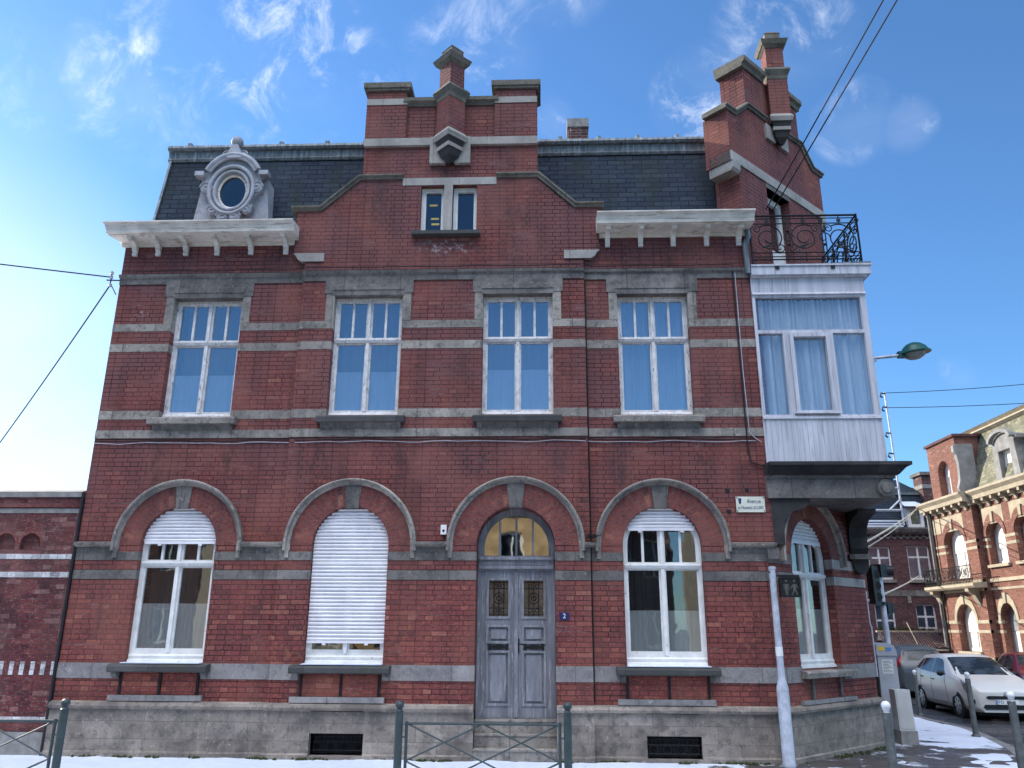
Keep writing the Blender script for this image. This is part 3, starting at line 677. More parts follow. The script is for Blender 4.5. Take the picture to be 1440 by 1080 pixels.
# things behind the shutter of the second window
m = MB().box(FRONT, LOW[1][0]+.2, LOW[1][0]+.48, 1.34, 1.60, -.32, -.30).obj('house_plant', plain_mat('leaf_green', (.10, .32, .05), .6, .4, 0, 12), bpy.data.objects['window.005'])

# corner window
fo = lights(CH, CW[0], CW[1], LZ0-.04, CWS, -.16, M['wood_clean'], True, 2.48, .20)
pane(CH, CW[0], CW[1], LZ0-.04, CWS, -.16, fo, 'glass', True)
shutter(CH, CW[0], CW[1], 2.98, CWS, -.13, fo)
drape(CH, CW[0]+.05, CW[1]-.05, LZ0+.1, 2.0, -.215, fo, 'net_low', .002, 20, 4, 'net_curtain')
MB().extr(CH, [(-.12, 1.05), (.12, 1.05), (.13, 1.12), (.10, 1.145), (-.12, 1.16)], CW[0]-.06, CW[1]+.22).obj('sill', M['stone'], fo)
for s in (.62, 1.42): MB().box(CH, s, s+.05, .72, 1.05, 0, .04).obj('apron_bar', M['stone_dark'], fo)
MB().box(CH, .30, 1.85, .708, .76, 0, .06).obj('apron_stone', M['band_low'], fo)
for z0, z1, mt in ((2.355, 2.485, 'stone_light'), (2.60, 2.745, 'stone_light'), (1.0, 1.205, 'band_low')):
    for p, q in ((.01, CW[0]+.003), (CW[1]-.003, CHL-.002)): MB().box(CH, p, q, z0, z1, -.12, .010).obj('stone_band', M[mt if p > 1 or z0 < 2 else 'stone_dark'], H)

# ---- entrance door
DC = (DOOR[0]+DOOR[1])/2; DW = -.25
dr = MB().plate(FRONT, archopen(DOOR[0]+.003, DOOR[1]-.003, .50, LZS), [rect(DOOR[0]+.06, DOOR[1]-.06, .51, 2.50), archopen(DOOR[0]+.09, DOOR[1]-.09, 2.72, LZS)], DW-.08, DW)
dr.extr(FRONT, [(DW, 2.52), (DW+.05, 2.53), (DW+.05, 2.57), (DW+.03, 2.58), (DW+.03, 2.64), (DW+.07, 2.66), (DW+.07, 2.70), (DW, 2.71)], DOOR[0]+.02, DOOR[1]-.02)
for k in range(26): dr.box(FRONT, DOOR[0]+.07+k*.038, DOOR[0]+.09+k*.038, 2.585, 2.635, DW+.03, DW+.048)
for k in (-1, 0, 1): dr.box(FRONT, DC+k*.245-.014, DC+k*.245+.014, 2.71, LZS+math.sqrt(.47**2-(k*.245)**2), DW-.04, DW+.005)
DR = dr.obj('front_door', M['door'], H)
MB().plate(FRONT, archopen(DOOR[0]+.07, DOOR[1]-.07, 2.70, LZS), (), DW-.05, DW-.046).obj('fanlight_pane', M['glass_up'], DR)
for sg, (a, b) in ((1, (DOOR[0]+.062, DC-.004)), (-1, (DC+.004, DOOR[1]-.062))):
    gp = rect(a+.105, b-.105, 1.86, 2.37); h1 = rect(a+.105, b-.105, 1.52, 1.72); h2 = rect(a+.105, b-.105, .69, 1.37)
    m = MB().plate(FRONT, rect(a, b, .512, 2.498), [gp, h1, h2], DW-.06, DW-.02)
    def mould(r4, t=.03, d=.018):
        (x0, z0), (x1, _), (_, z1), _ = r4
        m.plate(FRONT, rect(x0-t, x1+t, z0-t, z1+t), [rect(x0+.004, x1-.004, z0+.004, z1-.004)], DW-.02, DW-.02+d)
    for g in (gp, h1, h2): mould(g)
    for g in (h1, h2):
        (x0, z0), (x1, _), (_, z1), _ = g
        m.box(FRONT, x0, x1, z0, z1, DW-.055, DW-.045); m.box(FRONT, x0+.035, x1-.035, z0+.035, z1-.035, DW-.046, DW-.022)
    if sg > 0: m.box(FRONT, b-.02, b+.03, .515, 2.495, DW-.02, DW+.012)
    leaf = m.obj('door_leaf', M['door'], DR)
    # these are the leaf's own fittings
    (x0, z0), (x1, _), (_, z1), _ = gp
    MB().box(FRONT, x0-.01, x1+.01, z0-.01, z1+.01, DW-.10, DW-.07).obj('door_glass', M['door_glass'], DR)
    g = MB(); c = (x0+x1)/2; P = lambda s, z: FRONT.P(s, z, DW-.03)
    for k in range(5): g.tube([P(x0+(x1-x0)*k/4, z0), P(x0+(x1-x0)*k/4, z1)], .006, 6)
    for z in (z0+.03, z0+.12, z1-.12, z1-.03): g.tube([P(x0, z), P(x1, z)], .006, 6)
    for r in (.035, .075): g.tube([P(c+r*math.cos(t/14*6.2832), (z0+z1)/2+r*math.sin(t/14*6.2832)) for t in range(15)], .007, 6)
    for dz in (-.17, .17):
        for dx in (-.05, .05): g.tube([P(c+dx+.028*math.cos(t/10*6.2832), (z0+z1)/2+dz+.028*math.sin(t/10*6.2832)) for t in range(11)], .005, 6)
    g.obj('door_grille', M['iron'], DR)
    k = MB(); xc = (a+b)/2
    k.plate(FRONT, arc(xc, 1.445, .115, 0, 360, 20, .030)[:-1], (), DW-.02, DW+.012)
    for e in (-1, 1):
        for q in (-1, 1): k.plate(FRONT, arc(xc+e*.125, 1.445+q*.022, .024, 0, 360, 10)[:-1], (), DW-.02, DW+.010)
    k.obj('letter_plate', M['iron'], DR)
k = MB().box(FRONT, DC+.018, DC+.048, 1.36, 1.56, DW-.01, DW+.01)
k.tube([FRONT.P(DC+.033, 1.49, DW), FRONT.P(DC+.033, 1.49, DW+.05), FRONT.P(DC+.13, 1.475, DW+.055)], .010)
k.obj('door_handle', M['iron'], DR)
for k, (za, zb, wf) in enumerate(((-.1, .155, PJ+.03), (.158, .325, -.06), (.328, .497, -.15))):
    MB().extr(FRONT, [(-.5, za), (wf, za), (wf, zb-.03), (wf+.02, zb-.025), (wf+.02, zb), (-.5, zb)], DOOR[0]+.002, DOOR[1]-.002).obj('step', M['stone'], H)

# ---- eaves cornice on consoles
cprof = [(.015, 7.73), (.045, 7.73), (.05, 7.80), (.30, 7.815), (.30, 7.825), (.345, 7.83), (.35, 7.885), (.36, 7.895), (.38, 7.945), (.43, 7.98), (.43, 8.0), (.0, 8.03)]
MB().extr(FRONT, [(w, z-.055) for w, z in cprof], XL-.02, -3.97, .42, 0).obj('cornice', M['cornice'], H)
MB().extr(FRONT, cprof, .88, XR+.0, 0, .12).obj('cornice', M['cornice'], H)
MB().extr(Fr(XL, 0, -90), [(w*.36, z-.055) for w, z in cprof], -1.2, 0).obj('cornice', M['cornice'], H)
cons = [(.01, 7.565), (.05, 7.565), (.06, 7.60), (.045, 7.625), (.075, 7.66), (.10, 7.72), (.17, 7.755), (.27, 7.765), (.28, 7.813), (.01, 7.813)]
for x in (-6.68, -6.29, -5.83, -5.31, -4.75, -4.17, 1.06, 1.59, 2.11, 2.64, 3.15): MB().extr(FRONT, [(w, z-(.055 if x < -2 else 0)) for w, z in cons], x-.038, x+.038).obj('console', M['cornice'], H)

# ---- mansard roof
rl, rr = XL+.08, cx_-.2
MB().extr(FRONT, [(-.50, 7.9), (-.92, 9.92), (-1.3, 9.92), (-1.3, 7.9)], rl, -2.9).obj('mansard_slope', M['slate'], H)
MB().extr(FRONT, [(-.50, 7.9), (-.92, 9.92), (-1.3, 9.92), (-1.3, 7.9)], -.1, 3.02).obj('mansard_slope', M['slate'], H)
MB().extr(FRONT, [(-1.31, 7.9), (-1.31, 10.05), (-11, 10.9), (-23.6, 10.0), (-23.6, 7.9)], rl+.01, 3.38).obj('roof', M['slate'], H)  # unseen rear run on with the side wall for the same shade
MB().extr(FRONT, [(-3.2, 7.9), (-3.2, 10.1), (-11, 10.85), (-23.6, 10.0), (-23.6, 7.9)], 3.385, rr).obj('roof', M['slate'], H)
rolls = [(-1.35, 9.86), (-.885, 9.86), (-.86, 9.90), (-.885, 9.94), (-.87, 10.05), (-.82, 10.06), (-.79, 10.10), (-.80, 10.15), (-.86, 10.18), (-1.35, 10.2)]
MB().extr(FRONT, rolls, rl-.06, -2.95).obj('roof_curb', M['zinc'], H)
MB().extr(FRONT, rolls, -.06, 3.0).obj('roof_curb', M['zinc'], H)
for x in (-6.45, -5.6, -4.75, -3.9, -3.2, .35, 1.05, 1.75, 2.45):
    MB().box(FRONT, x-.035, x+.035, 10.15, 10.205, -.95, -.80).obj('curb_clip', M['zinc'], H)
MB().run(Fr(rl, 0, 90), [(.01, -.01), (.01, .015), (-.03, .015), (-.03, -.01)], [(.49, 7.9), (.90, 9.95)]).obj('verge_flashing', M['zinc'], H)
MB().box(FRONT, .62, 1.07, 10.5, 12.62, -4.5, -4.0).obj('chimney', M['brick_chim'], H)
c = bpy.data.objects['chimney']; MB().box(FRONT, .60, 1.09, 12.62, 12.84, -4.52, -3.98).obj('chimney_cap', M['concrete'], c)

# ---- oval zinc dormer
dc = (-5.34, 8.90); DF = -.30
P2 = lambda pts: [(dc[0]+x, dc[1]+z) for x, z in pts]
half = [(0, -.52), (.10, -.53), (.20, -.50), (.24, -.42), (.33, -.40), (.40, -.30), (.36, -.20), (.42, -.10), (.52, -.02), (.55, .10), (.50, .20), (.58, .24), (.58, .34), (.46, .36), (.40, .48), (.28, .62), (.14, .70), (0, .72)]
outl = P2(half+[(-x, z) for x, z in half[-2:0:-1]])
oval = arc(dc[0], dc[1], .265, 0, 360, 36, .335)[:-1]
m = MB().plate(FRONT, outl, [oval], DF-.10, DF)
D = m.obj('dormer', M['dormer'], H)
MB().plate(FRONT, P2([(-.66, -.55), (.66, -.55), (.56, .30), (.40, .50), (-.40, .50), (-.56, .30)]), [arc(dc[0], dc[1], .26, 0, 360, 24, .33)[:-1]], DF-.75, DF-.10).obj('dormer_cheek', M['dormer'], D)
for rx, rz, w, tk in ((.385, .455, .03, .035), (.30, .37, .012, .03)):
    MB().tube([FRONT.P(dc[0]+rx*math.cos(t/48*6.2832), dc[1]+rz*math.sin(t/48*6.2832), DF+w) for t in range(49)], tk, 10, False).obj('oval_moulding', M['dormer'], D, True)
MB().tube([FRONT.P(dc[0]+.245*math.cos(t/36*6.2832), dc[1]+.315*math.sin(t/36*6.2832), DF-.05) for t in range(37)], .022, 8, False).obj('oval_frame', M['cornice'], D, True)
MB().plate(FRONT, arc(dc[0], dc[1], .25, 0, 360, 36, .32)[:-1], (), DF-.08, DF-.075).obj('pane', M['glass_mid'], D)
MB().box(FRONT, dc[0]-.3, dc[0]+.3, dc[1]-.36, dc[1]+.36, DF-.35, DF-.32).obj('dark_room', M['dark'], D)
for pr, tk in (((.52, .62), .05), ((.46, .56), .03)):
    MB().tube([FRONT.P(dc[0]+pr[0]*math.cos(R(a)), dc[1]+.06+pr[1]*math.sin(R(a)), DF+.05) for a in range(30, 151, 5)], tk, 8).obj('hood_moulding', M['dormer'], D, True)
def scroll(cx, cz, r, w, par, mat, flip=1):
    m = MB().lathe(FRONT.P(cx, cz, w-.05), [(r, 0), (r, .07), (r*.8, .08)], 18, 'y')
    m.tube([FRONT.P(cx+flip*r*(1-t/30)*math.cos(t/30*10), cz+r*(1-t/30)*math.sin(t/30*10), w+.035) for t in range(28)], .014, 6)
    return m.obj('scroll', M[mat], par)
for sg in (-1, 1):
    MB().box(FRONT, dc[0]+sg*.56-.08, dc[0]+sg*.56+.08, dc[1]+.25, dc[1]+.33, DF-.05, DF+.11).obj('hood_block', M['dormer'], D)
    for x, z, r in ((.44, .06, .11), (.30, -.38, .09), (.11, -.50, .10), (.14, .70, .075)):
        scroll(dc[0]+sg*x, dc[1]+z, r, DF, D, 'dormer', sg)
MB().plate(FRONT, P2([(-.13, .60), (.13, .60), (.10, .74), (.05, .86), (-.05, .86), (-.10, .74)]), (), DF-.1, DF+.09).obj('finial_base', M['dormer'], D)
MB().ball(FRONT.P(dc[0], dc[1]+.96, DF), .105).obj('finial', M['dormer'], D, True)
MB().box(FRONT, dc[0]-.70, dc[0]+.70, 8.0, 8.36, DF-.5, DF-.11).obj('dormer_apron', M['dormer'], D)

# ---- middle gable
GC = -1.52
cop = lambda w: [(w-.44, .0), (w-.44, .09), (w+.01, .095), (w+.07, .075), (w+.07, .05), (w+.035, .035), (w+.03, .0)]
copn = lambda w: [(a, b) for a, b in cop(w)]
for path in ([(-4.12, 8.27), (-3.62, 8.27), (-3.0, 8.84), (-2.30, 8.84)], [(-.74, 8.84), (-.06, 8.84), (.54, 8.27), (1.02, 8.27)]):
    MB().run(FRONT, cop(PJ), path).obj('coping', M['coping'], H)
MB().box(FRONT, -2.30, -.74, 8.725, 8.86, -.1, PJ+.012).obj('stone_band', M['stone_light'], H)
MB().box(FRONT, -1.60, -1.46, 7.86, 8.725, -.2, PJ+.02).obj('mullion_stone', M['stone_light'], H)
MB().extr(FRONT, [(-.1, 7.77), (PJ+.13, 7.77), (PJ+.13, 7.83), (-.1, 7.865)], -2.10, -.99).obj('sill', M['stone_sill'], H)
for i, (a, b) in enumerate(GW):
    m = MB().plate(FRONT, rect(a+.003, b-.003, 7.863, 8.718), [rect(a+.075, b-.06, 7.93, 8.65)], -.14, -.06)
    m.plate(FRONT, rect(a+.003, b-.003, 7.863, 8.718), [rect(a+.05, b-.035, 7.90, 8.68)], -.06, -.04)
    fo = m.obj('attic_window', M['wood_clean'], H)
    MB().box(FRONT, a+.03, b-.03, 7.9, 8.69, -.105, -.10).obj('pane', M['glass_mid'], fo)
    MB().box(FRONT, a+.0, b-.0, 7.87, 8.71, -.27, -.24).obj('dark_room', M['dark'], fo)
    if i == 0:
        for z, x in ((8.42, .02), (8.17, .05), (8.07, .06), (7.945, .0)): MB().box(FRONT, a+.11+x, a+.24+x, z, z+.035, -.099, -.097).obj('tape_strip', M['tape'], fo)
# tower of the gable: side piers with caps, sunk panels, bands
for a, b in ((-2.98, -2.28), (-.78, -.06)):
    MB().box(FRONT, a, b, 9.60, 10.265, PJ-.3, PJ+.05).obj('gable_pier', M['brick'], H)
    MB().box(FRONT, a, b, 10.265, 10.385, -.36, PJ+.062).obj('stone_band', M['stone_light'], H)
    MB().box(FRONT, a+.02, b-.02, 10.385, 10.54, -.35, PJ+.05).obj('gable_pier', M['brick'], H)
    MB().prism([(a-.03, -PJ-.09), (b+.03, -PJ-.09), (b+.03, .40), (a-.03, .40)], 10.54, 10.585).obj('coping', M['coping'], H)
    MB().prism([(a-.06, -PJ-.11), (b+.06, -PJ-.11), (b+.06, .44), (a-.06, .44)], 10.585, 10.685).obj('coping', M['coping'], H)
for a, b in ((-2.98, -1.86), (-1.18, -.06)):
    MB().box(FRONT, a-.003, b+.003, 9.46, 9.60, -.2, PJ+.062).obj('stone_band', M['stone_light'], H)
for a, b in ((-2.34, -1.72), (-1.32, -.72)):
    MB().extr(FRONT, [(-.36, 10.25), (PJ+.03, 10.25), (PJ+.045, 10.29), (PJ+.09, 10.32), (PJ+.09, 10.385), (-.36, 10.41)], a, b).obj('coping', M['coping'], H)
def pier(fr, sc, w0, zb, zmid, ztop, h, par, sc_top=.42):
    """square brick pier set cornerwise on a stone corbel, with moulded caps"""
    def dia(r, z0, z1, mat, nm, r2=None):
        c = [fr.P(sc, 0, w0)+Vector(((fr.u*a+fr.n*b))) for a, b in ((r, 0), (0, r), (-r, 0), (0, -r))]
        c2 = [fr.P(sc, 0, w0)+Vector(((fr.u*a+fr.n*b)))*((r2 or r)/r) for a, b in ((r, 0), (0, r), (-r, 0), (0, -r))]
        return MB().prism([(p.x, p.y) for p in c], z0, z1, [(p.x, p.y) for p in c2]).obj(nm, M[mat], par)
    dia(.04, zb-.54, zb-.44, 'stone_black', 'corbel', .15); dia(.15, zb-.44, zb-.32, 'stone_black', 'corbel', .20); dia(.22, zb-.32, zb-.25, 'stone_light', 'corbel')
    dia(.20, zb-.25, zb-.15, 'stone_black', 'corbel', .25); dia(.27, zb-.15, zb-.07, 'stone_light', 'corbel', .30); dia(.30, zb-.07, zb, 'stone_light', 'corbel', .25)
    dia(h, zb, zmid, 'brick', 'pier')
    dia(h+.01, zmid, zmid+.07, 'coping', 'coping', h+.02); dia(h+.02, zmid+.07, zmid+.17, 'coping', 'coping', h+.09); dia(h+.09, zmid+.17, zmid+.22, 'coping', 'coping', h+.07)
    dia(h*.90, zmid+.22, ztop, 'brick', 'pier')
    dia(h*.92, ztop, ztop+.05, 'coping', 'coping', h+.05); dia(h+.06, ztop+.05, ztop+.14, 'coping', 'coping', h+.11); dia(h+.11, ztop+.14, ztop+.19, 'coping', 'coping', h*.95); dia(h*.78, ztop+.19, ztop+.34, 'coping', 'coping', h*.80); dia(h*.84, ztop+.34, ztop+.44, 'coping', 'coping', h*.35)
pier(FRONT, GC, PJ+.10, 9.62, 10.24, 10.93, .235, H)
MB().plate(FRONT, [(-1.86, 9.10), (-1.60, 9.10), (GC, 9.25), (-1.44, 9.10), (-1.18, 9.10), (-1.18, 9.605), (-1.86, 9.605)], (), -.1, PJ+.075).obj('corbel_stone', M['stone_light'], H)

# ---- corner gable over the oriel
GO = Fr(*(CH.P(0, 0, -.10).xy), CA)
gout = [(.12, 7.2), (2.86, 7.2), (2.86, 9.15), (3.02, 9.15), (3.02, 10.12), (2.72, 10.12), (2.35, 10.52), (2.35, 11.34), (.52, 11.34), (.52, 10.46), (.12, 10.12), (-.12, 10.12), (-.12, 9.15), (.12, 9.15)]
MB().plate(GO, gout, [rect(CD[0], CD[1], 7.3, 9.06)], -.48, 0).obj('gable_wall', M['brick'], H)
MB().box(GO, -.12, 3.02, 9.15, 9.33, -.40, .022).obj('stone_band', M['stone_light'], H)
for a, b in ((-.13, .13), (2.85, 3.03)):
    c = MB(); c.extr(GO, [(-.44, 8.98), (-.02, 8.98), (.02, 9.03), (.03, 9.15), (-.44, 9.15)], a+.03, b-.01)
    c.obj('corbel_stone', M['stone_light'], H)
for path in ([(-.20, 10.12), (.13, 10.12), (.54, 10.47), (1.15, 10.47)], [(1.75, 10.47), (2.33, 10.50), (2.70, 10.12), (3.10, 10.12)]):
    MB().run(GO, cop(0), path).obj('coping', M['coping'], H)
for a, b in ((.44, 1.16), (1.74, 2.43)):
    MB().extr(GO, [(-.52, 11.30), (.03, 11.30), (.05, 11.36), (.10, 11.40), (.10, 11.49), (-.55, 11.52)], a, b).obj('coping', M['coping'], H)
pier(GO, 1.45, .10, 10.62, 11.36, 12.06, .25, H)
MB().plate(GO, [(1.08, 10.10), (1.35, 10.10), (1.45, 10.2), (1.55, 10.10), (1.82, 10.10), (1.82, 10.40), (1.08, 10.40)], (), -.1, .045).obj('corbel_stone', M['stone_light'], H)
m = MB().plate(GO, rect(CD[0]+.003, CD[1]-.003, 7.28, 9.057), [rect(CD[0]+.09, CD[1]-.09, 8.02, 8.95)], -.24, -.17)
m.box(GO, CD[0]+.10, CD[1]-.10, 7.36, 7.92, -.17, -.155)
fo = m.obj('balcony_door', M['wood_clean'], H)
MB().box(GO, CD[0]+.06, CD[1]-.06, 8.0, 8.97, -.21, -.205).obj('pane', M['glass_up'], fo)
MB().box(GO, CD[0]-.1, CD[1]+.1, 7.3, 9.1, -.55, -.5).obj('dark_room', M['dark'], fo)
MB().box(GO, CD[0]-.03, CD[1]+.03, 9.06, 9.15, -.2, .008).obj('lintel', M['stone_dark'], fo)

# ---- oriel that squares off the splayed corner
OX0, OX1 = 3.285, 5.03; OW = .03
B = MB()
B.plate(FRONT, rect(OX0, OX1, 4.02, 7.02), [rect(OX0+.045, OX1-.085, 6.12, 6.665), rect(OX0+.045, 3.70, 4.77, 6.065), rect(3.79, 4.40, 4.77, 6.065), rect(4.46, OX1-.085, 4.77, 6.065)], OW-.08, OW)
OR = B.obj('oriel', M['pvc'], H)
m = MB().plate(FRONT, rect(3.793, 4.397, 4.772, 6.062), [rect(3.85, 4.34, 4.83, 6.0)], OW-.05, OW+.03); m.box(FRONT, 3.76, 4.43, 4.775, 4.797, OW, OW+.06)
m.obj('casement', M['pvc'], OR)
MB().box(FRONT, OX0+.02, OX1-.05, 4.75, 6.70, OW-.062, OW-.058).obj('pane', M['glass_clear'], OR)
drape(FRONT, OX0+.05, OX1-.08, 6.12, 6.66, OW-.125, OR, 'sheer', .030, 240, 20)
for a, b in ((OX0+.05, 3.72), (3.77, 4.41), (4.42, OX1-.08)): drape(FRONT, a, b, 4.74, 6.09, OW-.13, OR, 'sheer', .036, 100, 5 if b-a < .6 else 7)
for k in range(22):
    a = OX0+.02+k*(OX1-OX0-.04)/22; MB_ = None
m = MB()
for k in range(22):
    a = OX0+.03+k*(OX1-OX0-.08)/22; m.box(FRONT, a, a+(OX1-OX0-.08)/22-.003, 4.04, 4.70, OW, OW+.012)
m.obj('boarded_panel', M['pvc'], OR)
m = MB().extr(FRONT, [(OW, 4.70), (OW+.035, 4.70), (OW+.03, 4.74), (OW, 4.75)], OX0, OX1); m.extr(FRONT, [(OW, 6.70), (OW+.03, 6.705), (OW+.02, 6.74), (OW, 6.745)], OX0, OX1); m.obj('rail', M['pvc'], OR)
m = MB().box(FRONT, OX0, OX1+.05, 6.985, 7.015, -.4, OW+.05); m.box(FRONT, OX0-.0, OX1+.10, 7.015, 7.17, -.5, OW+.09); m.box(FRONT, OX0, OX1+.12, 7.155, 7.18, -.5, OW+.11)
m.obj('gutter_fascia', M['pvc'], OR)
for x in (3.66, 4.52): MB().box(FRONT, x, x+.06, 7.10, 7.154, OW+.09, OW+.11).obj('spout', M['iron'], OR)
OS = Fr(OX1, -OW, 90)
os_ = MB().plate(OS, rect(.082, 1.68, 4.02, 7.02), [rect(.16, 1.58, 4.80, 6.62)], -.08, -.002).obj('oriel_side', M['pvc'], OR)
MB().box(OS, .14, 1.6, 4.78, 6.64, -.05, -.046).obj('pane', M['glass_clear'], OR)
MB().prism([(OX0, .02), (OX1+.11, -OW-.10), (OX1+.11, 1.75), (cx_-.1, cy_+.2), (3.4, .3)], 7.17, 7.22).obj('balcony_floor', M['zinc'], OR)
plan = lambda e: [(OX0-.03, -OW-e), (OX1+e, -OW-e), (OX1+e, 1.66+e*.3), (CH.P(CHL, 0, 0).x+.05, CH.P(CHL, 0, 0).y), (CH.P(0, 0, -.1).x, CH.P(0, 0, -.1).y)]
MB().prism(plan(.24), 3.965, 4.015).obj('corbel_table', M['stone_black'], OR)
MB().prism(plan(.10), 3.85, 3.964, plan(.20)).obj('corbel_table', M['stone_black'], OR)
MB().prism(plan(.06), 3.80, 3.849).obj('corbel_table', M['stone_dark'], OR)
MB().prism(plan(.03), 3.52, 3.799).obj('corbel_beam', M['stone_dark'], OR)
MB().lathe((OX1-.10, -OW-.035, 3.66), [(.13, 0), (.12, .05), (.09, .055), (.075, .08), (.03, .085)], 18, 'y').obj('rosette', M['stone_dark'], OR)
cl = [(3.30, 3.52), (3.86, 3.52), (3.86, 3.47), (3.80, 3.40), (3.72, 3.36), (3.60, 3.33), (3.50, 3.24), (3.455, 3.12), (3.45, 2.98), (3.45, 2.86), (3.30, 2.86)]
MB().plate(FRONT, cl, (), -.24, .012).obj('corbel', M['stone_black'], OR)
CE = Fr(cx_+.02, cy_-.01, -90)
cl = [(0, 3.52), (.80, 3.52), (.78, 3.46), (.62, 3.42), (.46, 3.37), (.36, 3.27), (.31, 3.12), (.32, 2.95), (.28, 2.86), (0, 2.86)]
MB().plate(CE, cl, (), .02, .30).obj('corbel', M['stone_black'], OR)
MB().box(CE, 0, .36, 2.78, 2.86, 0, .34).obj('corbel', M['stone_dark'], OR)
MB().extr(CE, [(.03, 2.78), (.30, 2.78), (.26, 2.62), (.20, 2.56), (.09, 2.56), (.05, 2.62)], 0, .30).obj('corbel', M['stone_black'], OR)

# ---- wrought-iron balcony railing
RZ0, RZ1 = 7.25, 8.06
def spiral(P, cx, cz, r, turns, a0, flip=1):
    n = int(turns*22); return [P(cx+flip*r*(1-.72*t/n)*math.cos(R(a0+turns*360*t/n)), cz+r*(1-.72*t/n)*math.sin(R(a0+turns*360*t/n))) for t in range(n+1)]
def rail(fr, L, par):
    P = lambda s, z: fr.P(s, z, 0)
    m = MB()
    for z, r in ((RZ1, .017), (RZ1-.05, .009), (RZ1-.14, .010), (RZ0+.04, .012), (RZ0+.09, .009), (RZ0+.16, .010)): m.tube([P(0, z), P(L, z)], r, 6)
    n = max(2, round(L/.5))
    for k in range(n*2+1):
        s = L*k/(n*2)
        for za, zb in ((RZ1-.14, RZ1), (RZ0, RZ0+.16)): m.tube([P(s, za), P(s, zb)], .008, 6)
        m.box(fr, s-.03, s+.03, RZ1-.115, RZ1-.07, -.008, .008)
    zc = (RZ0+.16+RZ1-.14)/2
    for k in range(n):
        a, b = L*k/n, L*(k+1)/n; c = (a+b)/2; fl = 1 if k % 2 else -1
        r = min(.24, (b-a)*.46)
        m.tube(spiral(P, c, zc, r, 1.75, 60, fl), .011, 6)
        m.tube(spiral(P, c-fl*r*.72, zc-.17, .085, 1.3, 200, -fl), .009, 6)
        m.tube(spiral(P, c+fl*r*.75, zc+.16, .075, 1.3, 20, fl), .009, 6)
        m.plate(fr, [(c-.12, zc-.16), (c-.03, zc-.17), (c+.12, zc-.08), (c+.02, zc-.10)], (), -.007, .007)
        for s in (a, a+.05) if k else (0,): m.tube([P(s, RZ0+.16), P(s, RZ1-.14)], .010, 6)
        if k:
            m.tube(spiral(P, a+.025, zc, .10, 1, 0), .009, 6)
            for dz in (-.12, .12): m.lathe(P(a+.025, zc+dz), [(.001, -.03), (.028, 0), (.001, .03)], 8)
    for s in (0, L):
        m.tube([P(s, RZ0-.05), P(s, RZ1+.02)], .016, 8)
    return m.obj('balcony_railing', M['iron'], par)
rail(Fr(OX0+.05, -OW-.04, 0), OX1-OX0-.05, H)
rail(Fr(OX1+.0, -OW-.04, 90), 1.6, H)

# ---- pipes and cables fixed to the house
MB().tube([(XL-.02, -.03, -.05), (XL-.02, -.03, 3.62)], .022, 10).obj('drain_pipe', M['pipe'], H)
MB().tube([(3.27, -.10, 7.9), (3.30, -.06, 7.70), (3.235, -.07, 7.55), (3.25, -.07, 7.05)], .045, 10).obj('drain_pipe', M['zinc'], H)
MB().tube([(XB+.012, -PJ*.5, z) for z in (7.0, 5, 3.0, .75)], .011, 6).obj('cable', M['cable'], H)  # dark tube standing in for the shade line beside the projecting middle bay
pts = [(x, -pj(x)-.022, 4.405+.008*math.sin(x*4.1)+.004*math.sin(x*11)) for x in [XL+.02+i*.2 for i in range(51)]]
MB().tube(pts, .009, 6).obj('cable', M['cable'], H)
MB().tube([(p[0], p[1]-.002, p[2]-.035+.006*math.sin(p[0]*7)) for p in pts], .005, 6).obj('cable', M['galv'], H)
MB().tube([(3.02, -.03, 7.22), (3.01, -.03, 7.0), (3.02, -.02, 6.0), (3.03, -.025, 4.25), (3.06, -.03, 4.05), (3.20, -.03, 4.0), (3.28, -.03, 4.01)], .011, 6).obj('cable', M['cable'], H)
MB().tube([(3.05, -.03, 7.15), (3.05, -.03, 5.5), (3.07, -.03, 4.5), (3.14, -.03, 4.42), (3.24, -.03, 4.35)], .006, 6).obj('cable', M['galv'], H)
pts = [(x, -pj(x)-.085, 7.21+.006*math.sin(x*5)) for x in [XL+.05+i*.2 for i in range(50)]]
MB().tube(pts, .007, 6).obj('cable', M['cable'], H)
for x, z in ((2.66, 3.60), (2.94, 3.61), (2.66, 3.30)): MB().box(FRONT, x, x+.06, z, z+.06, -.01, .004).obj('patched_hole', M['dark'], H)
random.seed(3)
m = MB()
for i in range(60):
    a = random.random()*6.28; r = random.random()*.09; p = Vector((.67+r*math.cos(a), -.13, 2.93+abs(r*math.sin(a))*.8)); q = p+Vector((random.uniform(-.08, .08), random.uniform(-.05, .05), random.uniform(-.01, .03)))
    m.tube([p, q], .004, 4)
m.obj('bird_nest', M['cable'], H)
# moss along the foot of the wall
m = MB()
for i in range(420):
    u = random.random()
    if u < .8: x = random.uniform(XL, XR); p = Vector((x, -pj(x)-random.uniform(.05, .14), 0))
    else: p = CH.P(random.uniform(0, CHL), 0, random.uniform(.05, .2))
    if DOOR[0]-.05 < p.x < DOOR[1]+.05: continue
    if math.sin(p.x*3.1)+math.sin(p.x*7.7)+random.random() < .5: continue
    m.lathe(p, [(.001, .0), (random.uniform(.015, .04), .004), (.012, random.uniform(.01, .03)), (.001, .03)], 6)
m.obj('moss', M['moss'], H)['kind'] = 'stuff'

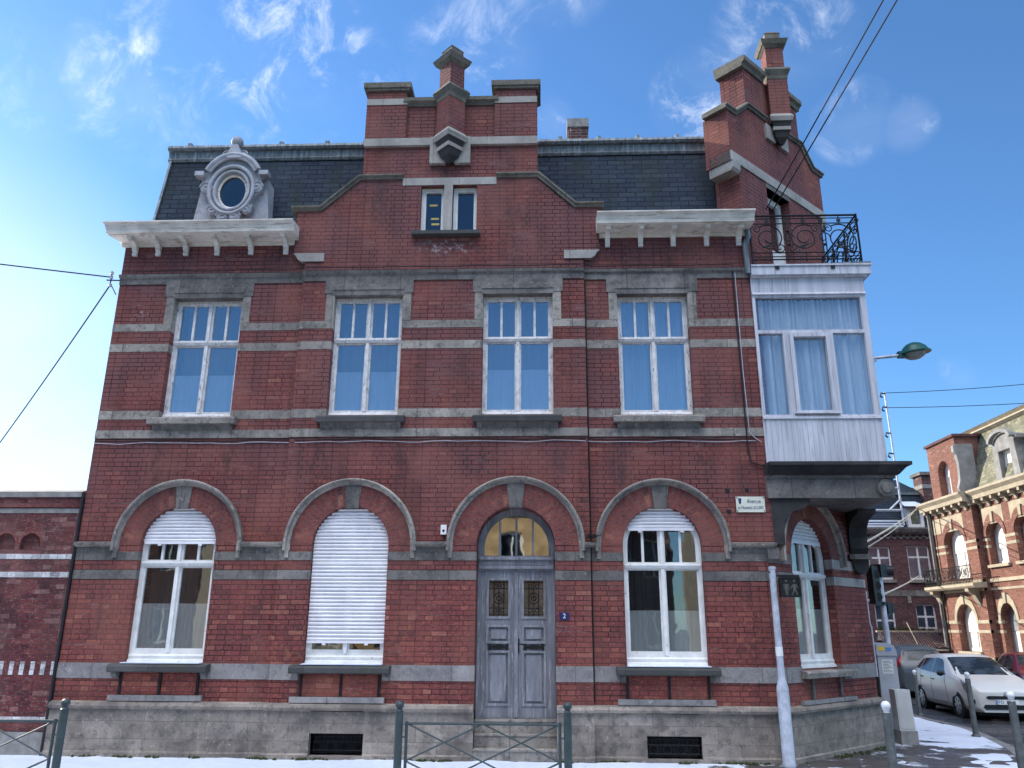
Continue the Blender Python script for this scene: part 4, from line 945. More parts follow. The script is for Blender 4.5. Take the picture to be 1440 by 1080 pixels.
# ------------------------------------------------------------------ lower wall on the left
AN = Fr(-16, .03, 0); AX = XL-.04+16
A = thing('garden_wall', 'mottled lower brick wall with blind arches adjoining the left side of the house', 'wall', (-11, .1, 0), based=True)
holes = []
for k in range(24):
    c = AX-.70-k*.385
    if c > .3: holes.append([(c-.155, 2.78), (c+.155, 2.78)]+arc(c, 2.86, .155, 0, 180, 12))
MB().plate(AN, rect(0, AX, .3, 3.40), holes, -.06, 0).obj('wall_face', M['brick_annex'], A)
MB().box(AN, 0, AX, -.3, 3.40, -.4, -.065).obj('wall_core', M['brick_annex'], A)
inv = AN.M().inverted()
for h in holes[:6]:
    c = (h[0][0]+h[1][0])/2
    MB().plate(AN, arc(c, 2.86, .19, 0, 180, 14)+arc(c, 2.86, .158, 180, 0, 14), (), -.03, .006).obj('brick_arch', M['vous'], A, uv=lambda co, c=c: (math.hypot((inv@co).x-c, (inv@co).y-2.86), math.atan2((inv@co).y-2.86, (inv@co).x-c)*.2))
for z0, z1, mt in ((2.64, 2.715, 'white_brick'), (2.375, 2.455, 'white_brick'), (.415, .485, 'white_brick'), (3.315, 3.385, 'concrete')):
    MB().box(AN, 0, AX, z0, z1, -.02, .008).obj('glazed_brick_course', M[mt], A)
m = MB()
for k in range(60):
    if k % 9 != 6: m.box(AN, AX-.075-k*.152, AX-.012-k*.152, 1.035, 1.215, -.02, .007)
m.obj('glazed_brick_course', M['white_brick'], A)
MB().box(AN, 0, AX, -.2, .29, -.05, .03).obj('wall_foot', M['concrete'], A)
MB().box(AN, 0, AX, 3.40, 3.55, -.42, .03).obj('wall_head', M['brick_annex'], A)
MB().extr(AN, [(-.46, 3.55), (.06, 3.55), (.06, 3.63), (-.2, 3.70), (-.46, 3.63)], 0, AX).obj('wall_coping', M['concrete'], A)

# ------------------------------------------------------------------ signs and fittings on the house
S = thing('street_sign', 'cream enamel street name plate with blue lettering under the oriel', 'sign', (3.0, -.01, 3.32))
F0 = Fr(0, 0, 0)
MB().plate(F0, rect(-.205, .205, 0, .225), (), 0, .012).obj('plate', M['cream_enamel'], S)
m = MB(); m.text('Avenue', F0, .05, .155, .013, .085, .003, .20); m.text('du Maréchal LECLERC', F0, .0, .062, .013, .062, .003, .37); m.obj('lettering', M['blue_ink'], S)
MB().plate(F0, [(-.165, .125), (-.15, .118), (-.135, .125), (-.13, .165), (-.125, .20), (-.175, .20), (-.17, .165)], (), .012, .015).obj('crest', M['blue_ink'], S)
m = MB()
for x in (-.19, .19):
    for z in (.018, .207): m.lathe(F0.P(x, z, .012), [(.009, 0), (.009, .004)], 8, 'y')
m.obj('screws', M['iron'], S)
S = thing('house_number', 'small dark blue enamel plate with white number 2 right of the door', 'number plate', (.285, -PJ-.001, 1.815))
MB().plate(F0, rect(-.07, .07, 0, .10), (), 0, .008).obj('plate', M['blue_enamel'], S)
MB().text('2', F0, 0, .05, .009, .09, .002).obj('numeral', M['white_paint'], S)
S = thing('alarm_box', 'little white sensor box fixed between the arches left of the door', 'alarm', (-1.44, -PJ-.001, 2.99))
MB().box(F0, -.042, .042, 0, .135, 0, .06).obj('casing', M['white_paint'], S)
MB().lathe(F0.P(0, .05, .06), [(.018, 0), (.018, .006)], 12, 'y').obj('sensor', M['dark'], S)
S = thing('wall_bracket', 'black steel wire bracket with insulators on the left house corner', 'bracket', (XL, -.03, 7.08))
m = MB(); m.tube([(0, 0, 0), (-.20, -.02, .0)], .012); m.tube([(-.13, -.02, -.12), (-.13, -.02, .16)], .010); m.tube([(-.02, 0, -.25), (-.13, -.02, -.06)], .008)
m.obj('arm', M['iron'], S)
for z in (.12, .05, -.09): MB().lathe((-.13, -.02, z), [(.012, -.03), (.03, -.02), (.022, 0), (.03, .015), (.012, .03)], 10).obj('insulator', M['galv'], S)

# ------------------------------------------------------------------ street furniture
def knob(m, z, r): m.lathe((0, 0, 0), [(r*.62, z), (r*.62, z+.02), (r*.8, z+.03)]+[(max(r*math.cos(R(a)), .001), z+.03+r*.75+r*math.sin(R(a))) for a in range(-45, 91, 15)], 18); return m
def bollard(h=1.02, loc=(0, 0, 0), lab='', lean=0.):
    b = thing('bollard', lab, 'bollard', loc, 'white topped bollards along the pavement edge'); b.rotation_euler = (0, lean, 0)
    MB().lathe((0, 0, 0), [(.075, 0), (.07, .02), (.055, .035), (.046, .05), (.043, h-.10), (.040, h-.095)], 18).obj('post', M['bollard'], b, True)
    knob(MB(), h-.095, .045).obj('white_cap', M['white_paint'], b, True)
    return b
b0 = bollard(1.02, (7.28, 3.21, zt(3.21)), 'grey bollard with white cap standing in front of the white car headlight')
for (x, y), lab in (((9.05, 9.4), 'grey bollard behind the traffic light pole, beside the white car rear wheel'), ((3.36, -3.12), 'grey bollard with bright white ball cap nearest the house corner'), ((5.38, -1.62), 'grey bollard at the right picture edge before the number plate of the white car')):
    c = copy_tree(b0); c.location = (x, y, zt(y)); c['label'] = lab
def barrier(loc, L, lab, ends=(1, 1)):
    t = thing('barrier', lab, 'barrier', loc, 'steel cross barriers along the kerb')
    F = Fr(0, 0, 0)
    for s, e in ((0, ends[0]), (L, ends[1])):
        if not e: continue
        m = MB().lathe((s, 0, 0), [(.06, 0), (.045, .03), (.038, .06), (.038, .93), (.030, .935), (.026, .945), (.030, .955)]+[(.042*math.cos(R(a))+.001, .985+.04*math.sin(R(a))) for a in range(-60, 91, 15)], 18)
        m.obj('post', M['steel_green'], t, True)
    m = MB(); a, b = .075, L-.075
    P = lambda s, z: F.P(s, z, 0)
    for z in (.82, .16): m.tube([P(a-.02, z), P(b+.02, z)], .013, 8)
    for s in (a, b): m.tube([P(s, .10), P(s, .84)], .015, 8)
    c = (a+b)/2
    for s0, s1, k in ((a, b, 0),):
        m.tube([P(s0, .82), P(c, .49), P(s1, .82)], .009, 6); m.tube([P(s0, .49), P(c, .82)], .009, 6) if k else None
        m.tube([P(s0, .16), P(c, .49), P(s1, .16)], .009, 6)
        m.tube([P(s0, .49), P(s0+(c-s0)*.5, .655), P(c, .82)], .009, 6); m.tube([P(c, .82), P(s1-(s1-c)*.5, .655), P(s1, .49)], .009, 6)
        m.tube([P(s0, .49), P(c, .16), P(s1, .49)], .009, 6)
    for x in (a+.005, b-.005):
        for z in (.3, .7): m.tube([P(x-.06 if x < c else x+.06, z), P(x, z)], .010, 6)
    m.obj('cross_panel', M['steel_green'], t)
    return t
barrier((-1.40, -3.45, 0), 1.62, 'grey green cross barrier standing in front of the house door')
barrier((-6.25, -3.55, 0), 1.60, 'grey green cross barrier at the left picture edge before the low wall')

# white pole with the crossing sign
t = thing('signal_pole', 'tall pale pole with flared foot and walking figures sign at the house corner', 'pole', (3.17, -.22, 0))
MB().lathe((0, 0, 0), [(.085, 0), (.085, .05), (.080, .06), (.080, .93), (.074, .98), (.050, 1.06), (.047, 1.07), (.045, 1.36)], 24).obj('pole_foot', M['galv'], t, True)
MB().lathe((0, 0, 1.36), [(.048, 0), (.048, .12)], 24).obj('sleeve', M['white_paint'], t, True)
MB().lathe((0, 0, 1.48), [(.045, 0), (.044, 1.02), (.050, 1.022), (.050, 1.055), (.03, 1.06)], 24).obj('pole_shaft', M['galv'], t, True)
m = MB().box(F0, .03, .36, 2.40, 2.425, -.015, .015); m.tube([F0.P(-.05, 2.46, .02), F0.P(.05, 2.46, .02)], .01); m.obj('arm', M['iron'], t)
sg = MB().plate(F0, rect(.085, .345, 2.13, 2.39), (), -.05, .05); sg = sg.obj('sign_box', M['black_plastic'], t)
MB().plate(F0, rect(.078, .352, 2.123, 2.397), [rect(.098, .332, 2.143, 2.377)], .05, .065).obj('sign_rim', M['black_plastic'], sg)
def figure(m, cx, walk):
    m.plate(F0, arc(cx, 2.343, .016, 0, 360, 12)[:-1], (), .05, .054)
    m.plate(F0, [(cx-.024, 2.30), (cx+.024, 2.30), (cx+.018, 2.22), (cx-.018, 2.22)], (), .05, .054)
    if walk: legs = ([(cx-.016, 2.22), (cx+.004, 2.22), (cx-.03, 2.158), (cx-.045, 2.158)], [(cx, 2.22), (cx+.018, 2.22), (cx+.045, 2.158), (cx+.028, 2.158)]); arms = ([(cx-.024, 2.30), (cx-.015, 2.285), (cx-.045, 2.235), (cx-.053, 2.245)], [(cx+.024, 2.30), (cx+.015, 2.285), (cx+.046, 2.245), (cx+.052, 2.256)])
    else: legs = ([(cx-.018, 2.218), (cx-.002, 2.218), (cx-.004, 2.152), (cx-.016, 2.152)], [(cx+.002, 2.218), (cx+.018, 2.218), (cx+.016, 2.152), (cx+.004, 2.152)]); arms = ([(cx-.038, 2.295), (cx-.028, 2.30), (cx-.028, 2.215), (cx-.036, 2.215)], [(cx+.028, 2.30), (cx+.038, 2.295), (cx+.036, 2.215), (cx+.028, 2.215)])
    for p in legs+arms: m.plate(F0, p, (), .05, .054)
m = MB(); figure(m, .16, False); figure(m, .27, True); m.obj('pictogram', M['pale_sign'], sg)

# parking ticket machine and low cabinet against the side wall
t = thing('parking_machine', 'tall light grey ticket machine with rounded yellow and blue top behind the house corner', 'ticket machine', (5.66, 2.60, zt(2.6)))
F5 = Fr(0, 0, 0)
MB().plate(F5, [(-.16, 0), (.16, 0), (.15, 1.30), (-.15, 1.30)], (), -.13, .13).obj('cabinet', M['grey_cab'], t)
MB().plate(F5, [(-.165, 1.30), (.165, 1.30), (.165, 1.38), (.13, 1.46), (.05, 1.50), (-.10, 1.50), (-.165, 1.48)], (), -.15, .15).obj('machine_head', M['grey_cab'], t)
MB().plate(F5, rect(-.13, -.03, 1.38, 1.44), (), .15, .153).obj('sticker', M['yellow'], t)
MB().plate(F5, rect(-.01, .08, 1.37, 1.43), (), .15, .153).obj('sticker', M['sky_blue'], t)
m = MB().plate(F5, rect(-.09, .09, 1.02, 1.24), (), .13, .132).obj('notice', M['paper'], t)
k = MB()
for i in range(8): k.plate(F5, rect(-.075, .075-.03*(i % 3), 1.045+i*.023, 1.051+i*.023), (), .132, .1335)
k.obj('printed_lines', M['dark'], m)
t = thing('meter_cabinet', 'low off white cabinet on a concrete base in front of the ticket machine', 'cabinet', (5.66, 2.12, 0))
MB().box(F5, -.12, .14, -.05, .20, -.14, .14).obj('cabinet_base', M['concrete'], t)
MB().plate(F5, [(-.115, .20), (.125, .20), (.11, .80), (-.125, .80)], (), -.11, .11).obj('cabinet_box', M['white_cab'], t)
MB().plate(F5, [(-.095, .23), (.105, .23), (.09, .77), (-.105, .77)], (), .11, .117).obj('cabinet_door', M['white_cab'], t)
t = thing('wall_conduit', 'thin pale conduit pipe running up the side corner of the house', 'pipe', (5.24, 1.87, 0))
m = MB().tube([(0, 0, 1.0), (0, 0, 1.75), (-.02, 0, 1.8), (-.02, 0, 2.3)], .016, 8); m.obj('pipe_run', M['galv'], t)
MB().tube([(-.02, -.01, .2), (0, -.01, 1.0)], .022, 8).obj('pipe_guard', M['iron'], t)

# traffic light
t = thing('traffic_light', 'grey pole with black signal heads turned sideways beside the ticket machine', 'traffic light', (5.92, 3.0, zt(3.0)))
MB().lathe((0, 0, 0), [(.10, 0), (.10, .02), (.062, .05), (.060, 1.0), (.052, 1.05), (.050, 2.66)], 20).obj('pole', M['galv'], t, True)
FL = Fr(0, 0, 38)
hd = MB().plate(FL, rect(-.27, -.10, 2.14, 2.76), (), -.08, .03).obj('signal_head', M['black_plastic'], t)
MB().plate(FL, rect(-.29, -.08, 2.11, 2.79), (), .03, .045).obj('backing_board', M['black_plastic'], hd)
h2 = MB().box(FL, -.06, .14, 2.60, 2.82, -.12, .08).obj('signal_head', M['black_plastic'], t)
for z in (2.79,):
    MB().lathe(FL.P(.14, z-.08, -.03), [(.09, 0), (.10, .08), (.10, .18), (.08, .18)], 16, 'x').obj('visor', M['black_plastic'], h2)
for z in (2.26, 2.45, 2.64): MB().lathe(FL.P(-.185, z, .045), [(.07, 0), (.07, .01)], 16, 'y').obj('lens', M['dark'], hd)
h3 = MB().box(FL, .055, .18, 1.98, 2.17, -.06, .06).obj('repeater_head', M['black_plastic'], t)
MB().box(FL, .18, .25, 2.00, 2.16, -.065, .065).obj('visor', M['black_plastic'], h3)
MB().box(FL, -.07, .07, 2.13, 2.18, -.06, .06).obj('clamp', M['iron'], t)
MB().box(FL, .05, .17, .78, 1.02, -.06, .06).obj('push_button_box', M['black_plastic'], t)
MB().tube([FL.P(0, 2.6, 0), FL.P(-.12, 2.6, 0)], .02).obj('head_arm', M['iron'], t)

# street lamp on its wall arm
t = thing('street_lamp', 'dark green domed street lamp on a grey arm right of the oriel', 'street lamp', (cx_, 2.5, 6.36))
MB().tube([(0, 0, -.12), (.5, 0, .06), (1.0, 0, .155), (1.46, 0, .20)], .030, 10).obj('arm', M['galv'], t, True)
MB().tube([(.62, 0, .02), (.78, 0, .06), (.95, 0, .10)], .022, 8).obj('arm_stay', M['galv'], t, True)
hd = MB().lathe((1.72, 0, .25), [(.285, -.03), (.29, -.015), (.25, .02), (.21, .09), (.14, .15), (.06, .18), (.001, .185)], 28, 'z', 1., .8).obj('lamp_shade', M['lamp_green'], t, True)
hd.rotation_euler = (0, R(-7), 0)
hd.location = (0.0, 0, -.2)
MB().lathe((1.70, 0, .22), [(.001, -.11), (.10, -.10), (.17, -.06), (.21, 0), (.21, .02)], 24, 'z', 1., .8).obj('lens', M['lens'], hd, True)
MB().box(ID, 1.36, 1.52, .15, .26, -.055, .055).obj('fitter', M['lamp_green'], t)

# ------------------------------------------------------------------ overhead wires
def wire(name, a, b, sag, r, mat, lab, n=24):
    a, b = Vector(a), Vector(b)
    o = MB().tube([a.lerp(b, i/n)-Vector((0, 0, sag*4*(i/n)*(1-i/n))) for i in range(n+1)], r, 6).obj(name, M[mat])
    return tag(o, lab, 'wire')
wire('overhead_wire', (XL-.13, -.05, 7.13), (-16, 0, 8.43), .02, .011, 'cable', 'thin black wire leaving the wall bracket to the left almost level')
wire('overhead_wire', (XL-.13, -.05, 6.99), (-12.7, 4.9, 4.0), .10, .011, 'cable', 'thin black wire dropping steeply to the left from the wall bracket')
wire('overhead_wire', (3.80, .50, 8.50), (7.22, -6.98, 14.3), .06, .011, 'cable', 'upper left wire of the pair rising over the street from the balcony door')
wire('overhead_wire', (3.90, .52, 8.46), (7.50, -6.98, 14.2), .06, .011, 'cable', 'lower right wire of the pair rising over the street from the balcony door')
wire('overhead_wire', (16.8, 26.6, 12.85), (26.0, 26.6, 13.5), .10, .016, 'cable', 'upper of two black wires running level to the right above the distant houses')
wire('overhead_wire', (16.85, 26.6, 12.1), (26.0, 26.6, 12.45), .08, .016, 'cable', 'lower of two black wires running level to the right above the distant houses')
wire('service_cable', (15.75, 22.6, 6.62), (5.27, 2.2, 3.03), .06, .022, 'cable_pale', 'upper sunlit pale cable from the right house gutter to the corner house')
wire('service_cable', (15.70, 22.9, 6.48), (5.27, 2.2, 2.93), .08, .014, 'cable_pale', 'thinner pale cable just under the one from the right house gutter')
wire('service_cable', (15.5, 22.8, 3.85), (5.27, 2.3, 2.12), .05, .020, 'cable_pale', 'lower sunlit pale cable from the iron balcony to the corner house')

# ------------------------------------------------------------------ sunlit house on the right, across the side street
RX, RY = 16., 23.7
RF = Fr(RX, RY, -90)
RFB = Fr(RX+.25, RY, -90)
G0 = zt(20)-.02
HR = thing('town_house', 'sunlit orange brick and cream stone town house with balcony and slate mansard', 'house', (RX+4, RY-6, G0), based=True)
RS, RE = 4.85, 13.0
def seg(s0, s1, z0, zs, rise, n=12):       # opening with a segmental head
    c, w = (s0+s1)/2, (s1-s0)/2
    return [(s0, z0), (s1, z0)]+[(c+w*math.cos(R(a)), zs+rise*math.sin(R(a))) for a in [180*i/n for i in range(n+1)]]
UP = [(2.45, 4.05, 3.6, 4.95, .58), (5.15, 6.3, 3.98, 5.0, .5), (6.95, 8.1, 3.98, 5.0, .5), (8.75, 9.9, 3.98, 5.0, .5), (10.6, 11.8, 3.98, 5.0, .5)]
DN = [(2.55, 4.0, .95, 2.0, .68), (5.2, 6.2, -.15, 2.05, .6), (7.0, 8.1, .95, 2.05, .6), (8.75, 9.9, .95, 2.05, .6), (10.6, 11.8, .95, 2.05, .6)]
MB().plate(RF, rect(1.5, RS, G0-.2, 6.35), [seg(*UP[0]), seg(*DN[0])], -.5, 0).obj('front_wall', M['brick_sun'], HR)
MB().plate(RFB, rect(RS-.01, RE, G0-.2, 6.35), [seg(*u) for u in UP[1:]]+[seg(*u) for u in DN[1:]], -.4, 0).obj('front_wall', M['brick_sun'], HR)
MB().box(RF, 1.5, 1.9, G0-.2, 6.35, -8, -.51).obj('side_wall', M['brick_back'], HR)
MB().box(RF, RE-.4, RE, G0-.2, 6.35, -8, -.66).obj('side_wall', M['brick_sun'], HR)
for k, u in enumerate(UP+DN):
    f = RF if k in (0, 5) else RFB
    s0, s1, z0, zs, ri = u
    ins = seg(s0+.003, s1-.003, z0+.003, zs, ri-.003); c = (s0+s1)/2
    big = k in (1, 2, 3, 4)
    hl = [rect(s0+.08, c-.04, z0+.12, zs-.35), rect(c+.04, s1-.08, z0+.12, zs-.35)] if not big else [rect(s0+.08, s1-.08, z0+.12, zs-.45)]
    if k == 6: mt = M['door']
    else: mt = M['wood_clean']
    w = MB().plate(f, ins, hl, -.34, -.28).obj('window' if k != 6 else 'entrance_door', mt, HR)
    MB().plate(f, rect(s0+.05, s1-.05, z0+.08, zs-.2), (), -.325, -.315).obj('blind', M['sheet_white'], w)
    MB().plate(f, seg(s0-.14, s1+.14, zs-.02, zs, ri+.30)[2:]+seg(s0, s1, zs-.02, zs, ri)[:1:-1], (), -.02, .03).obj('arch_band', M['brick_sun'] if k < 5 else M['stone_sun'], w)
    MB().plate(f, [(c-.07, zs+ri-.02), (c+.07, zs+ri-.02), (c+.10, zs+ri+.34), (c-.10, zs+ri+.34)], (), -.02, .07).obj('keystone', M['stone_sun'], w)
    if k: MB().box(f, s0-.1, s1+.1, z0-.10, z0, -.3, .10).obj('sill', M['stone_sun'], w)
def rcourse(z0, z1, pr, mat, cutlist):
    for f, a, b, lst in ((RF, 1.5, RS, cutlist[:1]), (RFB, RS, RE, cutlist[1:])):
        for p, q in cuts(a, b, [(u[0], u[1]) for u in lst]): MB().box(f, p, q, z0, z1, -.1, pr).obj('stone_course', M[mat], HR)
rcourse(4.85, 4.95, .012, 'stone_sun', UP); rcourse(4.60, 4.70, .012, 'stone_sun', UP)
rcourse(1.95, 2.07, .02, 'stone_sun', DN); rcourse(1.62, 1.72, .012, 'stone_sun', DN)
rcourse(3.38, 3.50, .05, 'stone_sun', []); rcourse(3.10, 3.18, .02, 'stone_sun', [])
rcourse(G0-.2, .62, .06, 'stone_dark', [(9, 9.1)]+[DN[1]]); rcourse(.62, .78, .05, 'stone_sun', [(9, 9.1)]+[DN[1]])
for f, a, b in ((RF, 1.65, 2.3), (RF, 2.4, 4.1), (RFB, 5.05, 6.4), (RFB, 6.85, 8.2), (RFB, 8.65, 10)):
    MB().plate(f, rect(a, b, 5.42, 6.02), [seg(a+.2, b-.2, 5.41, 5.42, .34)] if 0 else (), -.02, .006).obj('frieze_panel', M['stone_sun'], HR)
rprof = [(-.2, 6.2), (.06, 6.2), (.07, 6.3), (.14, 6.34), (.30, 6.36), (.31, 6.50), (.42, 6.62), (.42, 6.70), (-.2, 6.74)]
MB().extr(RF, rprof, 1.35, RS+.05).obj('cornice', M['stone_sun'], HR); MB().extr(RFB, rprof, RS+.05, RE).obj('cornice', M['stone_sun'], HR)
for k in range(22):
    s = 1.6+k*.58; f = RF if s < RS-.1 else RFB
    if s > 10: break
    MB().extr(f, [(.0, 6.02), (.06, 6.05), (.10, 6.2), (.28, 6.24), (.28, 6.35), (.0, 6.35)], s, s+.13).obj('cornice_bracket', M['stone_sun'], HR)
MB().extr(RF, [(-.35, 6.7), (-1.10, 9.12), (-6, 9.9), (-7.9, 6.7)], 1.45, RE).obj('mansard', M['slate_sun'], HR)
MB().extr(RF, [(-1.6, 9.06), (-1.05, 9.06), (-.93, 9.14), (-.99, 9.22), (-.87, 9.32), (-1.6, 9.42)], 1.5, RE).obj('roof_curb', M['stone_sun'], HR)
bw = MB().plate(RF, rect(2.05, 4.35, 6.72, 8.95), [seg(2.75, 3.65, 6.75, 7.75, .45)], -.95, -.02).obj('wall_dormer', M['brick_sun'], HR)
MB().box(RF, 1.98, 4.42, 8.95, 9.05, -1.2, .06).obj('dormer_coping', M['brick_back'], bw)
MB().plate(RF, seg(2.753, 3.647, 6.753, 7.75, .447), [rect(2.86, 3.54, 6.85, 7.6)], -.36, -.30).obj('window', M['wood_clean'], bw)
MB().box(RF, 2.8, 3.6, 6.8, 7.65, -.35, -.34).obj('blind', M['sheet_white'], bw)
MB().extr(Fr(RX, RY, 0), [(-.0, 0), (.01, 0), (.01, .01), (0, .01)], 0, .01).obj('flashing', M['zinc'], bw)
for s0 in (4.36,):
    MB().extr(RF, [(-.6, 6.72), (.10, 6.72), (.16, 6.9), (.06, 7.2), (.02, 7.8), (.06, 8.2), (.14, 8.3), (.14, 8.55), (.02, 8.62), (-.6, 8.62)], s0, s0+.17).obj('scroll_buttress', M['dormer_stone'], bw)
sd_ = MB().plate(RFB, [(6.2, 6.74), (7.75, 6.74), (7.65, 8.1), (7.85, 8.12), (7.85, 8.22)]+arc(6.98, 8.15, .62, 10, 170, 12, .30)+[(6.1, 8.22), (6.1, 8.12), (6.3, 8.1)], [rect(6.6, 7.35, 6.9, 7.85)], -1.1, -.10).obj('roof_dormer', M['dormer_stone'], HR)
MB().plate(RFB, rect(6.603, 7.347, 6.903, 7.847), [rect(6.7, 7.25, 7.0, 7.75)], -.34, -.28).obj('window', M['wood_clean'], sd_)
MB().box(RFB, 6.62, 7.33, 6.92, 7.83, -.33, -.32).obj('blind', M['sheet_white'], sd_)
MB().run(RFB, [(-.10, 0), (.06, 0), (.06, .12), (-.10, .12)], [(p[0], p[1]) for p in arc(6.98, 8.15, .64, 175, 5, 14, .32)]).obj('dormer_hood', M['dormer_stone'], sd_)
bs = MB().extr(RF, [(0, 3.20), (.44, 3.20), (.50, 3.26), (.50, 3.36), (0, 3.40)], 1.25, 5.1).obj('balcony', M['stone_sun'], HR)
for s in (1.6, 4.4): MB().plate(Fr(RX, RY-s, 180), [(0, 3.2), (.42, 3.2), (.40, 3.08), (.20, 2.95), (.08, 2.7), (0, 2.55)], (), -.13, .13).obj('balcony_bracket', M['stone_sun'], bs)
for fr_, L in ((Fr(RX-.47, RY-1.3, -90), 3.75), (Fr(RX-.47, RY-1.3, 0), .47)):
    m = MB()
    for z in (3.42, 3.52, 4.0): m.tube([fr_.P(0, z), fr_.P(L, z)], .016, 6)
    n = max(2, int(L/.11))
    for k in range(n+1): m.tube([fr_.P(L*k/n, 3.36), fr_.P(L*k/n, 4.0)], .011, 4)
    for k in range(max(1, int(L/.3))):
        c = .15+k*.3
        m.tube([fr_.P(c+.11*math.cos(t/10*6.283), 3.75+.15*math.sin(t/10*6.283)) for t in range(11)], .012, 4)
    m.obj('railing', M['iron'], bs)
MB().tube([(RX-.10, RY-1.6, 6.3), (RX-.10, RY-1.6, G0)], .06, 8).obj('drain_pipe', M['concrete'], HR)
MB().tube([(RX-.10, RY-1.8, 6.3), (RX-.10, RY-1.8, G0)], .035, 8).obj('drain_pipe', M['pipe'], HR)

# ------------------------------------------------------------------ shaded house closing the side street
BY = 27.
BF = Fr(0, BY, 0)
HB = thing('brick_house', 'shaded purple brick house with slate roof, snowy gutter and white windows closing the street', 'house', (14.5, BY+3, G0), based=True)
BWIN = [(15.2, 16.25, 3.95, 5.45), (17.0, 18.05, 3.95, 5.5), (13.2, 14.2, 3.95, 5.45), (17.05, 17.95, 1.75, 2.85), (15.2, 16.1, 1.4, 2.85)]
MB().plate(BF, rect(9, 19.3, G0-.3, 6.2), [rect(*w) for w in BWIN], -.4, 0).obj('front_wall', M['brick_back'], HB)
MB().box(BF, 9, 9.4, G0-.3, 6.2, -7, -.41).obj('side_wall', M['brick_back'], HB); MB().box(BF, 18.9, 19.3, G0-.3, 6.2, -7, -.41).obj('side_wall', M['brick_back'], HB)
for s0, s1, z0, z1 in BWIN:
    c = (s0+s1)/2; zm = z0+(z1-z0)*.66 if z0 > 3 else (z0+z1)/2
    w = MB().plate(BF, rect(s0+.003, s1-.003, z0+.003, z1-.003), [rect(a, b, p, q) for a, b in ((s0+.07, c-.04), (c+.04, s1-.07)) for p, q in ((z0+.09, zm-.04), (zm+.04, z1-.07))], -.16, -.10).obj('window', M['wood_white'], HB)
    MB().box(BF, s0+.03, s1-.03, z0+.03, z1-.03, -.14, -.135).obj('pane', M['glass_up'], w)
    MB().box(BF, s0, s1, z0, z1, -.36, -.34).obj('curtain', M['net'], w)
    MB().box(BF, s0-.08, s1+.08, z0-.14, z0-.003, -.1, .08).obj('sill', M['stone'], w)
MB().box(BF, 9, 19.3, 3.20, 3.46, -.1, .02).obj('stone_band', M['stone_dark'], HB)
MB().box(BF, 16.75, 16.9, 2.9, 3.2, -.1, .03).obj('stone_band', M['stone'], HB)
z_ = []
for k in range(35): z_ += [(9+k*.3, 5.78), (9.15+k*.3, 5.92)]
MB().run(BF, [(0, 0), (.05, 0), (.05, .06), (0, .06)], z_).obj('zigzag_frieze', M['stone'], HB)
MB().extr(BF, [(-.1, 6.0), (.10, 6.02), (.25, 6.12), (.30, 6.25), (.30, 6.32), (-.1, 6.36)], 9, 19.4).obj('gutter', M['stone_dark'], HB)
MB().extr(BF, [(-.1, 6.30), (-.75, 8.05), (-3.6, 8.06), (-6.9, 6.3)], 9, 19.3).obj('mansard', M['slate'], HB)
MB().box(BF, 9, 19.35, 8.0, 8.12, -1.2, -.66).obj('roof_curb', M['zinc'], HB)
MB().prism([(9.2, BY+.8), (19.2, BY+.8), (19.2, BY+6.5), (9.2, BY+6.5)], 8.12, 9.3, [(12, BY+3.2), (16.6, BY+3.2), (16.6, BY+4.2), (12, BY+4.2)]).obj('hip_roof', M['slate'], HB)
MB().prism([(16.9, BY+.7), (18.4, BY+.7), (18.4, BY+3), (16.9, BY+3)], 8.10, 8.95, [(17.55, BY+1.9), (17.75, BY+1.9), (17.75, BY+2.2), (17.55, BY+2.2)]).obj('turret_roof', M['slate'], HB)
for z, d in ((6.36, .02), (6.50, -.13), (6.64, -.19)): MB().extr(BF, [(d-.09, z), (d+.02, z), (d+.02, z+.06), (d-.10, z+.09)], 12, 17.0).obj('snow', M['snow'], HB)['kind'] = 'stuff'
m = MB().plate(BF, rect(17.25, 18.0, 6.35, 7.3), [rect(17.4, 17.85, 6.5, 7.2)], -.9, .0)
dm = m.obj('roof_dormer', M['wood_white'], HB)
MB().box(BF, 17.41, 17.84, 6.51, 7.19, -.12, -.1).obj('pane', M['glass_up'], dm)
MB().extr(BF, [(.18, 7.24), (.18, 7.30), (-1.0, 7.80), (-1.0, 7.72)], 17.08, 18.2).obj('dormer_roof', M['slate'], dm)
for k in range(4): MB().extr(BF, [(.15-k*.2, 7.325+k*.085), (.03-k*.2, 7.375+k*.085), (.02-k*.2, 7.40+k*.085), (.14-k*.2, 7.345+k*.085)], 17.12+.03*k, 18.14-.05*k).obj('snow', M['snow'], dm)['kind'] = 'stuff'
ch = MB().box(BF, 18.3, 18.85, 6.5, 8.9, -1.2, -.3).obj('chimney', M['brick_chim'], HB); MB().box(BF, 18.2, 18.95, 8.9, 9.05, -1.3, -.2).obj('chimney_cap', M['stone_dark'], ch)
MB().box(BF, 18.27, 18.88, 8.25, 8.45, -1.23, -.27).obj('chimney_cap', M['concrete'], ch)
t = thing('roof_mast', 'thin pale service mast with hooks rising above the shaded house roof', 'mast', (16.85, 26.6, 6.3), based=True)
m = MB().tube([(16.86, 26.6, 6.4), (16.84, 26.6, 9), (16.80, 26.6, 12.9)], .05, 8); m.tube([(15.5, 26.6, 7.1), (16.85, 26.6, 7.1)], .055, 6); m.tube([(16.3, 26.6, 7.12), (16.85, 26.6, 7.6)], .05, 6)
m.tube([(16.4, 26.6, 8.15), (16.84, 26.6, 8.15)], .05, 6)
m.obj('mast_pole', M['galv'], t)
